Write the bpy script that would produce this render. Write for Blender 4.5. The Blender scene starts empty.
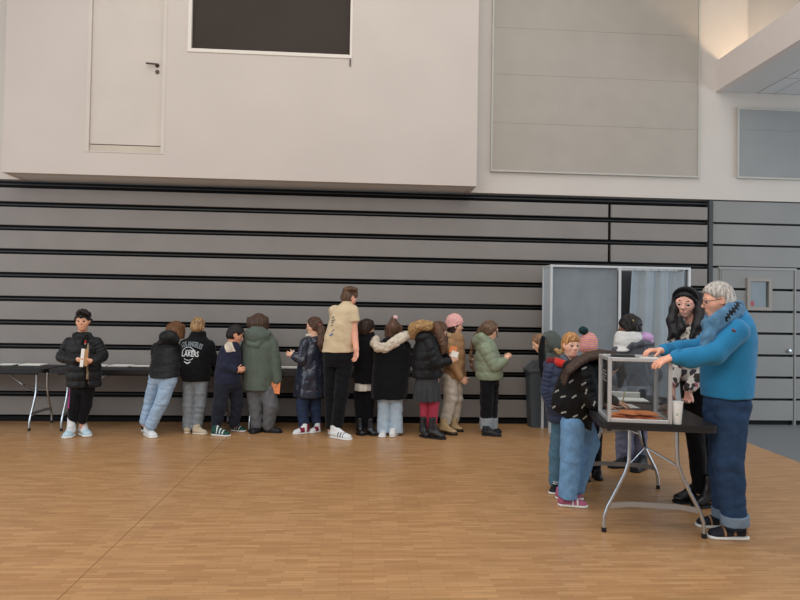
import bpy, bmesh, math, random
import numpy as np
from mathutils import Vector, Matrix
from mathutils.bvhtree import BVHTree
random.seed(4)
RNG = np.random.RandomState(7)
C = bpy.context.scene.collection
FPX, CAMH = 650.0, 1.52
YAW, PITCH, ROLL = math.radians(3.8), .0215, .0165

def v3(*a): return np.array(a, float)
def nrm(a):
    a = np.asarray(a, float); return a/(np.linalg.norm(a)+1e-12)
CF = v3(math.sin(YAW)*math.cos(PITCH), math.cos(YAW)*math.cos(PITCH), math.sin(PITCH))
_R0 = v3(math.cos(YAW), -math.sin(YAW), 0)
_U0 = np.cross(_R0, CF)
CR = _R0*math.cos(ROLL)+_U0*math.sin(ROLL)
CU = _U0*math.cos(ROLL)-_R0*math.sin(ROLL)
CAM = v3(0, 0, CAMH)
UP = v3(0, 0, 1)
FH = nrm(v3(CF[0], CF[1], 0)); RH = _R0
def ray(px, py): return CF+CR*((px-400)/FPX)-CU*((py-300)/FPX)
def on_z(px, py, z=0.0):
    d = ray(px, py); return CAM+d*((z-CAMH)/d[2])
def on_y(px, py, Y):
    d = ray(px, py); return CAM+d*(Y/d[1])
def at_depth(px, py, zc): return CAM+ray(px, py)*zc

# ------------------------------------------------------------------ materials
def lin(r, g, b, k=1.0):
    o = []
    for v in (r, g, b):
        v = v/255.0
        v = v/12.92 if v <= .04045 else ((v+.055)/1.055)**2.4
        o.append(min(.95, v*k))
    return tuple(o)+(1.0,)
MATS = {}
def base_mat(name):
    m = bpy.data.materials.new(name); m.use_nodes = True
    nt = m.node_tree; b = nt.nodes['Principled BSDF']
    return m, nt, b
def noisy(name, rgb, rough=.8, var=.12, scale=8.0, bump=.0, bscale=60.0, spec=.3, metal=0.0, k=1.3, stretch=None, sheen=0.0, detail=3.0, bdist=.01, rgb2=None):
    """fabric, plaster, plastic ...: base colour broken up by noise, bump from a finer noise"""
    if name in MATS: return MATS[name]
    m, nt, b = base_mat(name)
    col = lin(*rgb, k)
    tc = nt.nodes.new('ShaderNodeTexCoord'); src = tc.outputs['Object']
    if stretch:
        mp = nt.nodes.new('ShaderNodeMapping'); mp.inputs['Scale'].default_value = stretch
        nt.links.new(src, mp.inputs['Vector']); src = mp.outputs['Vector']
    n = nt.nodes.new('ShaderNodeTexNoise'); n.inputs['Scale'].default_value = scale; n.inputs['Detail'].default_value = detail
    nt.links.new(src, n.inputs['Vector'])
    rp = nt.nodes.new('ShaderNodeValToRGB')
    c2 = lin(*rgb2, k) if rgb2 else col
    rp.color_ramp.elements[0].position = .3; rp.color_ramp.elements[1].position = .7
    rp.color_ramp.elements[0].color = tuple(min(1, x*(1-var)) for x in c2[:3])+(1,)
    rp.color_ramp.elements[1].color = tuple(min(1, x*(1+var)) for x in col[:3])+(1,)
    nt.links.new(n.outputs['Fac'], rp.inputs['Fac']); nt.links.new(rp.outputs['Color'], b.inputs['Base Color'])
    b.inputs['Roughness'].default_value = rough; b.inputs['Metallic'].default_value = metal
    b.inputs['Specular IOR Level'].default_value = spec
    if sheen: b.inputs['Sheen Weight'].default_value = sheen
    if bump:
        n2 = nt.nodes.new('ShaderNodeTexNoise'); n2.inputs['Scale'].default_value = bscale; n2.inputs['Detail'].default_value = 2
        nt.links.new(src, n2.inputs['Vector'])
        bp = nt.nodes.new('ShaderNodeBump'); bp.inputs['Strength'].default_value = bump; bp.inputs['Distance'].default_value = bdist
        nt.links.new(n2.outputs['Fac'], bp.inputs['Height']); nt.links.new(bp.outputs['Normal'], b.inputs['Normal'])
    MATS[name] = m
    return m
def cloth(name, rgb, rough=.85, var=.15, **kw):
    a = dict(scale=9, bump=.35, bscale=22, bdist=.02, spec=.2, sheen=.08); a.update(kw)
    return noisy(name, rgb, rough, var, **a)
def denim(name, rgb, rgb2, **kw):
    return noisy(name, rgb, .9, .06, scale=22, bump=.35, bscale=30, bdist=.012, spec=.15, rgb2=tuple(int(.75*a+.25*b) for a, b in zip(rgb, rgb2)), **kw)
def hairm(name, rgb, var=.35, rough=.5, rgb2=None, k=1.1):
    return noisy(name, rgb, rough, var, scale=30, bump=.6, bscale=70, bdist=.006, spec=.35, stretch=(2.2, 2.2, .25), rgb2=rgb2, k=k)
def skinm(name, rgb): 
    if name in MATS: return MATS[name]
    m = noisy(name, rgb, .55, .07, scale=18, bump=.05, bscale=120, spec=.35, k=1.15)
    b = m.node_tree.nodes['Principled BSDF']
    b.inputs['Subsurface Weight'].default_value = .08
    b.inputs['Subsurface Radius'].default_value = (.02, .008, .004)
    return m
def plain(name, rgb, rough=.5, metal=0, k=1.2, spec=.5): return noisy(name, rgb, rough, .05, scale=5, spec=spec, metal=metal, k=k)
def glass_mat(name, tint=(235, 240, 240), gloss=.06):
    if name in MATS: return MATS[name]
    m = bpy.data.materials.new(name); m.use_nodes = True; nt = m.node_tree; nt.nodes.clear()
    o = nt.nodes.new('ShaderNodeOutputMaterial'); mx = nt.nodes.new('ShaderNodeMixShader')
    t = nt.nodes.new('ShaderNodeBsdfTransparent'); g = nt.nodes.new('ShaderNodeBsdfGlossy'); fr = nt.nodes.new('ShaderNodeFresnel')
    t.inputs['Color'].default_value = lin(*tint); g.inputs['Roughness'].default_value = .08
    ad = nt.nodes.new('ShaderNodeMath'); ad.operation = 'MULTIPLY_ADD'; ad.inputs[1].default_value = .45; ad.inputs[2].default_value = gloss*.3
    nt.links.new(fr.outputs[0], ad.inputs[0]); nt.links.new(ad.outputs[0], mx.inputs[0])
    nt.links.new(t.outputs[0], mx.inputs[1]); nt.links.new(g.outputs[0], mx.inputs[2]); nt.links.new(mx.outputs[0], o.inputs[0])
    MATS[name] = m
    return m

# ------------------------------------------------------------------ mesh helpers
def link(name, me, mat=None, parent=None, loc=None):
    o = bpy.data.objects.new(name, me); C.objects.link(o)
    if mat is not None: me.materials.append(mat)
    if loc is not None: o.location = tuple(loc)
    if parent is not None: o.parent = parent
    return o
def tag(o, label=None, cat=None, group=None, kind=None):
    if label: o['label'] = label
    if cat: o['category'] = cat
    if group: o['group'] = group
    if kind: o['kind'] = kind
    return o
def empty(name, loc, rz=0.0):
    o = bpy.data.objects.new(name, None); C.objects.link(o); o.location = tuple(loc); o.rotation_euler = (0, 0, rz); o.empty_display_size = .1
    return o
class MB:
    """collects boxes, tubes and prisms, builds ONE mesh object"""
    def __init__(s): s.bm = bmesh.new()
    def box(s, lo, hi, bev=0.0):
        lo = Vector(lo); hi = Vector(hi)
        r = bmesh.ops.create_cube(s.bm, size=1.0)
        for v in r['verts']:
            v.co = Vector((lo[i]+(v.co[i]+.5)*(hi[i]-lo[i]) for i in range(3)))
        if bev:
            es = list({e for v in r['verts'] for e in v.link_edges})
            bmesh.ops.bevel(s.bm, geom=es, offset=bev, segments=2, affect='EDGES', profile=.5)
        return s
    def tube(s, pts, r, n=10, caps=True):
        pts = [Vector(p) for p in pts]; rs = r if isinstance(r, (list, tuple)) else [r]*len(pts)
        rings = []; ref = None
        for i, p in enumerate(pts):
            t = (pts[min(i+1, len(pts)-1)]-pts[max(i-1, 0)]).normalized()
            if ref is None: ref = t.orthogonal().normalized()
            ref = (ref-t*ref.dot(t)).normalized(); b = t.cross(ref)
            rings.append([s.bm.verts.new(p+(ref*math.cos(2*math.pi*k/n)+b*math.sin(2*math.pi*k/n))*rs[i]) for k in range(n)])
        for a, b in zip(rings, rings[1:]):
            for k in range(n): s.bm.faces.new((a[k], a[(k+1) % n], b[(k+1) % n], b[k]))
        if caps:
            s.bm.faces.new(rings[0][::-1]); s.bm.faces.new(rings[-1])
        return s
    def prism(s, poly, axis, a, b, bev=0.0):
        """poly: 2-D outline, extruded along axis ('x','y','z') from a to b"""
        f = {'x': lambda p, t: (t, p[0], p[1]), 'y': lambda p, t: (p[0], t, p[1]), 'z': lambda p, t: (p[0], p[1], t)}[axis]
        A = [s.bm.verts.new(f(p, a)) for p in poly]; B = [s.bm.verts.new(f(p, b)) for p in poly]; n = len(poly)
        fs = [s.bm.faces.new(A), s.bm.faces.new(B[::-1])]
        for i in range(n): fs.append(s.bm.faces.new((A[i], B[i], B[(i+1) % n], A[(i+1) % n])))
        bmesh.ops.recalc_face_normals(s.bm, faces=fs)
        return s
    def lathe(s, prof, c, n=24):
        rings = [[s.bm.verts.new((c[0]+r*math.cos(2*math.pi*k/n), c[1]+r*math.sin(2*math.pi*k/n), c[2]+z)) for k in range(n)] for r, z in prof]
        for a, b in zip(rings, rings[1:]):
            for k in range(n): s.bm.faces.new((a[k], a[(k+1) % n], b[(k+1) % n], b[k]))
        s.bm.faces.new(rings[0][::-1]); s.bm.faces.new(rings[-1])
        return s
    def grid(s, fn, nu, nv):
        V = [[s.bm.verts.new(fn(i/nu, j/nv)) for j in range(nv+1)] for i in range(nu+1)]
        for i in range(nu):
            for j in range(nv): s.bm.faces.new((V[i][j], V[i+1][j], V[i+1][j+1], V[i][j+1]))
        return s
    def xf(s, M):
        bmesh.ops.transform(s.bm, matrix=M, verts=s.bm.verts[:]); return s
    def build(s, name, mat, parent=None, loc=None, smooth=False, rel=None):
        bmesh.ops.recalc_face_normals(s.bm, faces=s.bm.faces[:])
        if rel is not None: bmesh.ops.translate(s.bm, vec=-Vector(rel), verts=s.bm.verts[:])
        me = bpy.data.meshes.new(name); s.bm.to_mesh(me); s.bm.free()
        if smooth:
            me.polygons.foreach_set('use_smooth', [True]*len(me.polygons))
            try: me.set_sharp_from_angle(angle=math.radians(40))
            except Exception: pass
        return link(name, me, mat, parent, loc)

# ------------------------------------------------------------------ signed-distance modelling (numpy) -> surface nets
class Prim:
    def __init__(s, fn, lo, hi, k=.01, op='u'): s.fn, s.lo, s.hi, s.k, s.op = fn, np.array(lo), np.array(hi), k, op
def p_cone(a, b, r1, r2, k=.012, op='u', flat=None, capb=False, capa=False, quilt=None):
    """tapered limb from a to b; flat=(axis, factor) squashes it along an axis; quilt=(n, depth) puffs it in n tubes"""
    a = np.asarray(a, float); b = np.asarray(b, float); ba = b-a; L2 = max(ba@ba, 1e-9); L = math.sqrt(L2); r = max(r1, r2)
    def fn(P):
        pa = P-a
        if flat is not None:
            n, f = flat; pn = pa@n; t = np.clip((pa@ba)/L2, 0, 1)
            q = pa-t[..., None]*ba; qn = q@n; q = q+n*(qn*(1/f-1))[..., None]
            d = np.sqrt((q*q).sum(-1))-(r1+(r2-r1)*t)
        else:
            t = np.clip((pa@ba)/L2, 0, 1); q = pa-t[..., None]*ba
            d = np.sqrt((q*q).sum(-1))-(r1+(r2-r1)*t)
        if quilt: d = d-quilt[1]*(np.abs(np.sin(math.pi*quilt[0]*t))-.5)
        if capb: d = np.maximum(d, ((P-b)@ba)/L)
        if capa: d = np.maximum(d, -((P-a)@ba)/L)
        return d
    return Prim(fn, np.minimum(a-r, b-r), np.maximum(a+r, b+r), k, op)
def p_ell(c, r, ax=None, k=.012, op='u'):
    c = np.asarray(c, float); r = np.asarray(r, float); A = np.eye(3) if ax is None else np.array(ax, float)
    ext = np.sqrt(((A*r[:, None])**2).sum(0))
    def fn(P):
        q = (P-c)@A.T
        k0 = np.sqrt(((q/r)**2).sum(-1)); k1 = np.sqrt(((q/(r*r))**2).sum(-1))+1e-9
        return k0*(k0-1)/k1
    return Prim(fn, c-ext, c+ext, k, op)
def p_half(pt, n, lo, hi, k=.004, op='i'):
    """keeps the side opposite to n (op 'i') inside the box lo..hi"""
    pt = np.asarray(pt, float); n = nrm(n)
    return Prim(lambda P: (P-pt)@n, lo, hi, k, op)
def p_box(c, r, ax, rad=.004, k=.004, op='u'):
    c = np.asarray(c, float); r = np.asarray(r, float); A = np.array(ax, float)
    ext = np.sqrt(((A*r[:, None])**2).sum(0))+rad
    def fn(P):
        q = np.abs((P-c)@A.T)-r
        return np.sqrt((np.maximum(q, 0)**2).sum(-1))+np.minimum(q.max(-1), 0)-rad
    return Prim(fn, c-ext, c+ext, k, op)
def p_loft(rows, k=.02, op='u', rnd=.02, quilt=None, fold=None, power=2.0):
    """rows: (height w along the camera's up axis, side centre u, half width, depth centre v, half depth); elliptical slices"""
    rows = sorted(rows); W = np.array([r[0] for r in rows]); 
    cols = [np.array([r[i] for r in rows]) for i in (1, 2, 3, 4)]
    # corners of the world box
    pts = []
    for w, u, hu, v, hv in rows:
        for su in (-1, 1):
            for sv in (-1, 1): pts.append(CAM+CR*(u+su*hu)+CU*w+CF*(v+sv*hv))
    pts = np.array(pts)
    # smooth the interpolation through a dense table
    tw = np.linspace(W[0], W[-1], 160); ker = np.hanning(15); ker /= ker.sum()
    def dense(c):
        y = np.interp(tw, W, c); yp = np.concatenate([np.full(7, y[0]), y, np.full(7, y[-1])]); return np.convolve(yp, ker, 'valid')
    tab = [dense(c) for c in cols]
    def fn(P):
        q = P-CAM; w = q@CU; u = q@CR; v = q@CF
        cu, hu, cv, hv = (np.interp(w, tw, t) for t in tab)
        x = u-cu; y = v-cv
        if power != 2.0:
            kk = (np.abs(x/hu)**power+np.abs(y/hv)**power)**(1/power); d = (kk-1)*np.minimum(hu, hv)
        else:
            k0 = np.sqrt((x/hu)**2+(y/hv)**2); k1 = np.sqrt((x/(hu*hu))**2+(y/(hv*hv))**2)+1e-6
            d = k0*(k0-1)/k1
        if quilt: d = d-quilt[1]*(np.abs(np.sin(math.pi*(w-W[0]+quilt[2] if len(quilt) > 2 else w-W[0])/quilt[0]))-.5)
        if fold: d = d-fold[1]*np.sin(np.arctan2(y/hv, x/hu)*fold[0]+w*fold[2] if len(fold) > 2 else np.arctan2(y/hv, x/hu)*fold[0])*np.clip((W[-1]-w)/(W[-1]-W[0]), 0, 1)
        e = np.maximum(w-W[-1], W[0]-w)
        h = np.clip(rnd-np.abs(d-e), 0, None)
        return np.maximum(d, e)+h*h/(4*rnd)
    return Prim(fn, pts.min(0)-.02, pts.max(0)+.02, k, op)
def wave_disp(amp, freq, seed=0, aniso=(1, 1, 1.1), crease=None):
    crease = (freq < 60 and amp < .5) if crease is None else crease
    r = np.random.RandomState(seed); ds = r.normal(size=(5, 3))*np.array(aniso); ds = ds/np.linalg.norm(ds, axis=1)[:, None]; ph = r.uniform(0, 6.28, 5); fr = freq*r.uniform(.7, 1.5, 5)
    def fn(P):
        s = 0
        for i in range(5):
            a = np.sin(P@ds[i]*fr[i]*(.62 if crease else 1)+ph[i]+1.3*np.sin(P@ds[(i+1) % 5]*fr[i]*.6+ph[i-1]))
            s = s+((.9-2.1*np.sqrt(a*a+.012)) if crease else a)
        return s*(amp/(3.5 if crease else 3.2))
    return fn
def sdf_verts(prims, h, disp=None):
    us = [p for p in prims if p.op == 'u']
    lo = np.min([p.lo for p in us], 0)-3*h-.012; hi = np.max([p.hi for p in us], 0)+3*h+.012
    n = np.ceil((hi-lo)/h).astype(int)+1
    F = np.full(tuple(n), .2, np.float32)
    gx = [lo[i]+h*np.arange(n[i]) for i in range(3)]
    for p in prims:
        pad = p.k+3*h+.012
        i0 = np.clip(np.floor((p.lo-pad-lo)/h).astype(int), 0, n); i1 = np.clip(np.ceil((p.hi+pad-lo)/h).astype(int)+1, 0, n)
        if (i1 <= i0).any(): continue
        sl = tuple(slice(i0[i], i1[i]) for i in range(3))
        P = np.stack(np.meshgrid(*[gx[i][sl[i]] for i in range(3)], indexing='ij'), -1)
        d = p.fn(P); f = F[sl]
        if p.op == 'u':
            hh = np.clip(p.k-np.abs(f-d), 0, None); F[sl] = np.minimum(f, d)-hh*hh/(4*p.k)
        else:
            dd = -d if p.op == 's' else d
            hh = np.clip(p.k-np.abs(f-dd), 0, None); F[sl] = np.maximum(f, dd)+hh*hh/(4*p.k)
    if disp is not None:
        m = np.abs(F) < max(.03, 3*h); ii = np.argwhere(m)
        F[m] += disp(lo+ii*h).astype(np.float32)
    S = F < 0
    cnt = sum(S[a:n[0]-1+a, b:n[1]-1+b, c:n[2]-1+c].astype(np.int8) for a in (0, 1) for b in (0, 1) for c in (0, 1))
    act = np.argwhere((cnt > 0) & (cnt < 8))
    idx = np.full(tuple(n-1), -1, np.int32); idx[tuple(act.T)] = np.arange(len(act))
    cor = [(a, b, c) for a in (0, 1) for b in (0, 1) for c in (0, 1)]
    val = np.stack([F[act[:, 0]+a, act[:, 1]+b, act[:, 2]+c] for a, b, c in cor], 1)
    acc = np.zeros((len(act), 3)); num = np.zeros(len(act))
    for i in range(8):
        for j in range(i+1, 8):
            if sum(abs(cor[i][q]-cor[j][q]) for q in range(3)) != 1: continue
            x = (val[:, i] < 0) != (val[:, j] < 0)
            t = val[x, i]/(val[x, i]-val[x, j])
            acc[x] += np.array(cor[i])+t[:, None]*(np.array(cor[j])-np.array(cor[i])); num[x] += 1
    V = lo+h*(act+acc/num[:, None])
    Q = []
    for ax in range(3):
        o1, o2 = [(1, 2), (2, 0), (0, 1)][ax]
        s0 = [slice(1, n[q]-1) for q in range(3)]; s1 = list(s0)
        s0[ax] = slice(0, n[ax]-1); s1[ax] = slice(1, n[ax])
        A = S[tuple(s0)]; B = S[tuple(s1)]
        e = np.argwhere(A != B)
        if not len(e): continue
        up = A[tuple(e.T)]
        base = e.copy(); base[:, o1] += 1; base[:, o2] += 1
        def cell(d1, d2):
            q = base.copy(); q[:, o1] -= d1; q[:, o2] -= d2
            return idx[tuple(q.T)]
        q = np.stack([cell(1, 1), cell(0, 1), cell(0, 0), cell(1, 0)], 1)
        q[~up] = q[~up][:, ::-1]
        Q.append(q)
    Q = np.concatenate(Q); Q = Q[(Q >= 0).all(1)]
    return V, Q
def np_mesh(name, V, Q):
    me = bpy.data.meshes.new(name)
    me.vertices.add(len(V)); me.vertices.foreach_set('co', np.ascontiguousarray(V, np.float32).ravel())
    me.loops.add(len(Q)*4); me.loops.foreach_set('vertex_index', np.ascontiguousarray(Q, np.int32).ravel())
    me.polygons.add(len(Q)); me.polygons.foreach_set('loop_start', np.arange(0, len(Q)*4, 4, dtype=np.int32))
    try: me.polygons.foreach_set('loop_total', np.full(len(Q), 4, np.int32))
    except Exception: pass
    me.polygons.foreach_set('use_smooth', np.ones(len(Q), bool))
    me.update(calc_edges=True); me.validate()
    return me
def sdf_obj(name, prims, mat, parent=None, org=(0, 0, 0), h=.008, disp=None, paint=None):
    V, Q = sdf_verts(prims, h, disp)
    me = np_mesh(name, V-np.asarray(org, float), Q)
    o = link(name, me, mat, parent, None if parent is not None else org)
    if paint:
        cen = V[Q].mean(1); mi = np.zeros(len(Q), np.int32)
        for i, (pm, fn) in enumerate(paint):
            me.materials.append(pm); mi[fn(cen)] = i+1
        if len(me.polygons) == len(Q): me.polygons.foreach_set('material_index', mi)
    return o
# ------------------------------------------------------------------ the hall
YW = 9.05            # front of the bleachers / flush wall plane
YB = 8.60            # front of the projecting white box above
X_SPLIT = float(on_y(609, 300, YW)[0]); X_END = float(on_y(708.5, 300, YW)[0]); X_RW = float(on_y(713, 300, YW)[0])

M_white = noisy('white_plaster', (201, 191, 183), .85, .025, scale=1.3, bump=.06, bscale=90, spec=.2, k=1.0)
M_white2 = noisy('white_plaster_cool', (205, 198, 190), .85, .02, scale=1.5, spec=.2, k=1.0)
M_panel = noisy('grey_bleacher_board', (138, 133, 129), .6, .05, scale=2.2, bump=.05, bscale=150, spec=.3, k=1.0)
M_panelr = noisy('grey_wall_board', (140, 140, 138), .6, .04, scale=2.0, bump=.05, bscale=150, spec=.3, k=1.0)
M_gap = noisy('black_gap', (10, 11, 13), .6, .1, spec=.2, k=1.0)
M_lip = noisy('dark_lip', (48, 48, 48), .5, .1, spec=.4, k=1.0)
M_acou = noisy('acoustic_cloth', (172, 165, 156), .9, .03, scale=3, bump=.1, bscale=200, spec=.1, k=1.0)
M_trim = noisy('pale_metal_trim', (186, 184, 176), .4, .03, spec=.4, k=1.0)
M_steel = noisy('brushed_steel', (176, 182, 188), .28, .05, scale=20, metal=1.0, k=1.25)
M_alu = noisy('satin_aluminium', (196, 198, 200), .42, .03, metal=.65, k=1.15)
M_blackp = noisy('black_plastic', (30, 30, 32), .5, .12, scale=6, bump=.1, bscale=160, spec=.4, k=1.0)
M_paper = noisy('white_paper', (235, 232, 225), .9, .03, spec=.1, k=1.0)
M_orange = noisy('orange_paper', (224, 140, 92), .9, .08, scale=6, spec=.1, k=1.15)

def parquet():
    m, nt, b = base_mat('oak_mosaic_parquet')
    tc = nt.nodes.new('ShaderNodeTexCoord')
    br = nt.nodes.new('ShaderNodeTexBrick')
    br.inputs['Scale'].default_value = 1.0; br.inputs['Brick Width'].default_value = .20; br.inputs['Row Height'].default_value = .036
    br.inputs['Mortar Size'].default_value = .0009; br.inputs['Mortar Smooth'].default_value = .3; br.inputs['Bias'].default_value = 0
    br.offset = .37; br.offset_frequency = 2
    br.inputs['Color1'].default_value = lin(180, 134, 89); br.inputs['Color2'].default_value = lin(199, 153, 106); br.inputs['Mortar'].default_value = lin(140, 98, 60)
    nt.links.new(tc.outputs['Object'], br.inputs['Vector'])
    mp = nt.nodes.new('ShaderNodeMapping'); mp.inputs['Scale'].default_value = (2.5, 26, 1)
    n = nt.nodes.new('ShaderNodeTexNoise'); n.inputs['Scale'].default_value = 1.0; n.inputs['Detail'].default_value = 4
    nt.links.new(tc.outputs['Object'], mp.inputs['Vector']); nt.links.new(mp.outputs['Vector'], n.inputs['Vector'])
    n2 = nt.nodes.new('ShaderNodeTexNoise'); n2.inputs['Scale'].default_value = .6; n2.inputs['Detail'].default_value = 2
    nt.links.new(tc.outputs['Object'], n2.inputs['Vector'])
    def mix(fac, a, c, mode='MULTIPLY'):
        x = nt.nodes.new('ShaderNodeMix'); x.data_type = 'RGBA'; x.blend_type = mode; x.inputs['Factor'].default_value = fac
        nt.links.new(a, x.inputs['A']); nt.links.new(c, x.inputs['B']); return x.outputs['Result']
    def ramp(src, lo, hi):
        r = nt.nodes.new('ShaderNodeMapRange'); r.inputs['From Min'].default_value = .25; r.inputs['From Max'].default_value = .75
        r.inputs['To Min'].default_value = lo; r.inputs['To Max'].default_value = hi; nt.links.new(src, r.inputs['Value']); return r.outputs['Result']
    c1 = mix(1.0, br.outputs['Color'], ramp(n.outputs['Fac'], .84, 1.1))
    c2 = mix(1.0, c1, ramp(n2.outputs['Fac'], .93, 1.05))
    nt.links.new(c2, b.inputs['Base Color'])
    b.inputs['Roughness'].default_value = .33; b.inputs['Specular IOR Level'].default_value = .42
    bp = nt.nodes.new('ShaderNodeBump'); bp.inputs['Strength'].default_value = .12; bp.inputs['Distance'].default_value = .004
    nt.links.new(n.outputs['Fac'], bp.inputs['Height']); nt.links.new(bp.outputs['Normal'], b.inputs['Normal'])
    return m
def grid_mat(name, rgb, line, w, h, mortar, rough=.6):
    m, nt, b = base_mat(name); tc = nt.nodes.new('ShaderNodeTexCoord'); br = nt.nodes.new('ShaderNodeTexBrick')
    br.inputs['Scale'].default_value = 1; br.inputs['Brick Width'].default_value = w; br.inputs['Row Height'].default_value = h
    br.inputs['Mortar Size'].default_value = mortar; br.offset = 0
    br.inputs['Color1'].default_value = lin(*rgb); br.inputs['Color2'].default_value = lin(*[min(255, v+3) for v in rgb]); br.inputs['Mortar'].default_value = lin(*line)
    nt.links.new(tc.outputs['Object'], br.inputs['Vector']); nt.links.new(br.outputs['Color'], b.inputs['Base Color']); b.inputs['Roughness'].default_value = rough
    return m
M_parq = parquet()
M_lino = grid_mat('grey_floor_tiles', (116, 119, 122), (98, 101, 104), .6, .6, .003, .45)
M_ctile = grid_mat('white_ceiling_tiles', (208, 210, 210), (150, 154, 158), .6, .6, .008, .8)

xe = lambda y: 4.87+.077*(y-8)
mb = MB(); mb.prism([(-9, -3), (xe(-3), -3), (xe(9.3), 9.3), (-9, 9.3)], 'z', -.1, 0)
tag(mb.build('floor', M_parq), kind='structure')
mb = MB(); mb.prism([(xe(-3), -3), (11, -3), (11, 9.3), (xe(9.3), 9.3)], 'z', -.1, 0)
tag(mb.build('floor', M_lino), kind='structure')
# thin dark expansion seam in the parquet, running towards the bleachers
mb = MB(); mb.box((-1.533, -2.9, -.002), (-1.528, 8.9, .0012)); tag(mb.build('trim_1', plain('seam_brown', (132, 96, 62), .7)), kind='structure')

# --- folded telescopic bleachers
Z0, DZ, GAP = .052, .318, .074
t = empty('retractable_bleachers', (0, YW, 0))
tag(t, 'folded wall of long grey bleacher boards with black gaps, behind the queue of children', 'bleachers')
def child(mb, name, mat, par, **kw): return mb.build(name, mat, par, rel=par.location, **kw)
mb = MB(); mb.box((-8.4, YW+.10, 0), (X_END, YW+.16, 3.24)); child(mb, 'back_board', M_gap, t)
for n in range(10):
    z0 = Z0+DZ*n+GAP/2; z1 = Z0+DZ*(n+1)-GAP/2
    if n == 9: z1 -= .06  # top board cut short so black backing stands in for the soffit's shadow
    for x0, x1 in ((-8.4, X_SPLIT-.022), (X_SPLIT+.022, X_END-.02)):
        mb = MB(); mb.box((x0, YW, z0), (x1, YW+.05, z1), .006); child(mb, 'row_board', M_panel, t)
    if n > 0:
        mb = MB(); mb.box((-8.4, YW+.045, z0-GAP*.5-.008), (X_END-.02, YW+.075, z0-GAP*.5+.008)); child(mb, 'lip_rail', M_lip, t)
mb = MB(); mb.box((-8.4, YW+.02, .0), (X_END-.02, YW+.06, Z0+.012)); child(mb, 'plinth', M_gap, t)
mb = MB(); mb.box((-8.4, YW+.03, 3.18), (X_END-.02, YW+.06, 3.195)); child(mb, 'top_rail', M_lip, t)

# --- wall to the right of the bleachers, same cladding, with a flush door in it
DX0 = float(on_y(721, 300, YW)[0]); DX1 = float(on_y(795, 300, YW)[0]); DZT = 2.245
mb = MB(); mb.box((X_RW-.02, YW+.06, 0), (11, YW+.2, 3.25)); tag(mb.build('wall_back', M_gap), kind='structure')
bk = bpy.data.objects['wall_back']
pm = MB()
for n in range(10):
    z0 = Z0+DZ*n+.016; z1 = Z0+DZ*(n+1)-.016
    if n == 9: z1 = 3.235
    if z1 < DZT+.05:
        spans = ((X_RW, DX0-.012), (DX1+.012, 11))
    else: spans = ((X_RW, 11),)
    for a, b_ in spans: pm.box((a, YW+.02, max(z0, DZT+.04) if (z0 < DZT+.04 and z1 > DZT+.05) else z0), (b_, YW+.07, z1))
pm.build('wall_panel', M_panelr, bk)
mb = MB(); mb.box((X_END, YW-.01, 0), (X_RW-.01, YW+.12, 3.24)); tag(mb.build('trim_2', plain('dark_gap_strip', (58, 60, 62), .6)), kind='structure')  # solid dark strip standing in for the gap beside the bleachers
d1 = empty('door_1', (DX0, YW, 0)); tag(d1, kind='structure')
WX0, WX1, WZ0, WZ1 = (float(on_y(748, 280, YW)[0]), float(on_y(771, 280, YW)[0]), float(on_y(760, 309.5, YW)[2]), float(on_y(760, 279, YW)[2]))
mb = MB()
for n in range(7):
    z0 = Z0+DZ*n+.018; z1 = min(Z0+DZ*(n+1)-.018, DZT)
    if z1 < WZ0 or z0 > WZ1: mb.box((DX0+.012, YW+.014, z0), (DX1-.012, YW+.07, z1))
    else:
        mb.box((DX0+.012, YW+.014, z0), (WX0, YW+.07, z1)); mb.box((WX1, YW+.014, z0), (DX1-.012, YW+.07, z1))
        if z0 < WZ0: mb.box((WX0, YW+.014, z0), (WX1, YW+.07, WZ0))
        if z1 > WZ1: mb.box((WX0, YW+.014, WZ1), (WX1, YW+.07, z1))
child(mb, 'door_leaf', M_panelr, d1)
mb = MB(); mb.box((DX0-.03, YW+.005, DZT), (DX1+.03, YW+.07, DZT+.035)); mb.box((DX1, YW+.005, 0), (DX1+.02, YW+.07, DZT)); mb.box((DX0-.012, YW+.005, 0), (DX0, YW+.07, DZT)); child(mb, 'door_frame', noisy('door_frame_grey', (150, 150, 148), .6, .03, k=1.0), d1)
mb = MB(); w = .035
mb.box((WX0-w*.4, YW-.012, WZ0-w*.4), (WX0+w, YW+.05, WZ1+w*.4)); mb.box((WX1-w, YW-.012, WZ0-w*.4), (WX1+w*.4, YW+.05, WZ1+w*.4)); mb.box((WX0+w, YW-.012, WZ0-w*.4), (WX1-w, YW+.05, WZ0+w)); mb.box((WX0+w, YW-.012, WZ1-w), (WX1-w, YW+.05, WZ1+w*.4))
wf = child(mb, 'window_frame', noisy('window_frame_beige', (150, 144, 136), .5, .03, k=1.0), d1)
mb = MB(); mb.box((WX0+w, YW+.025, WZ0+w), (WX1-w, YW+.03, WZ1-w)); child(mb, 'pane', noisy('dim_pane', (80, 92, 98), .12, .12, scale=3, k=1.0, spec=.6), d1)
mb = MB(); mb.box((WX0+w+.02, YW+.02, WZ0+w+.015), (WX0+w+.07, YW+.026, WZ0+w+.085)); child(mb, 'sticker', plain('red_sticker', (150, 70, 74), .6), d1)
kx = on_y(789, 351, YW)
mb = MB(); mb.lathe([(.022, 0), (.03, .012), (.026, .03), (.01, .036)], (0, 0, 0), 16); mb.xf(Matrix.Translation((kx[0], YW+.012, kx[2]))@Matrix.Rotation(math.pi/2, 4, 'X')); child(mb, 'knob', M_steel, d1, smooth=True)

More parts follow.
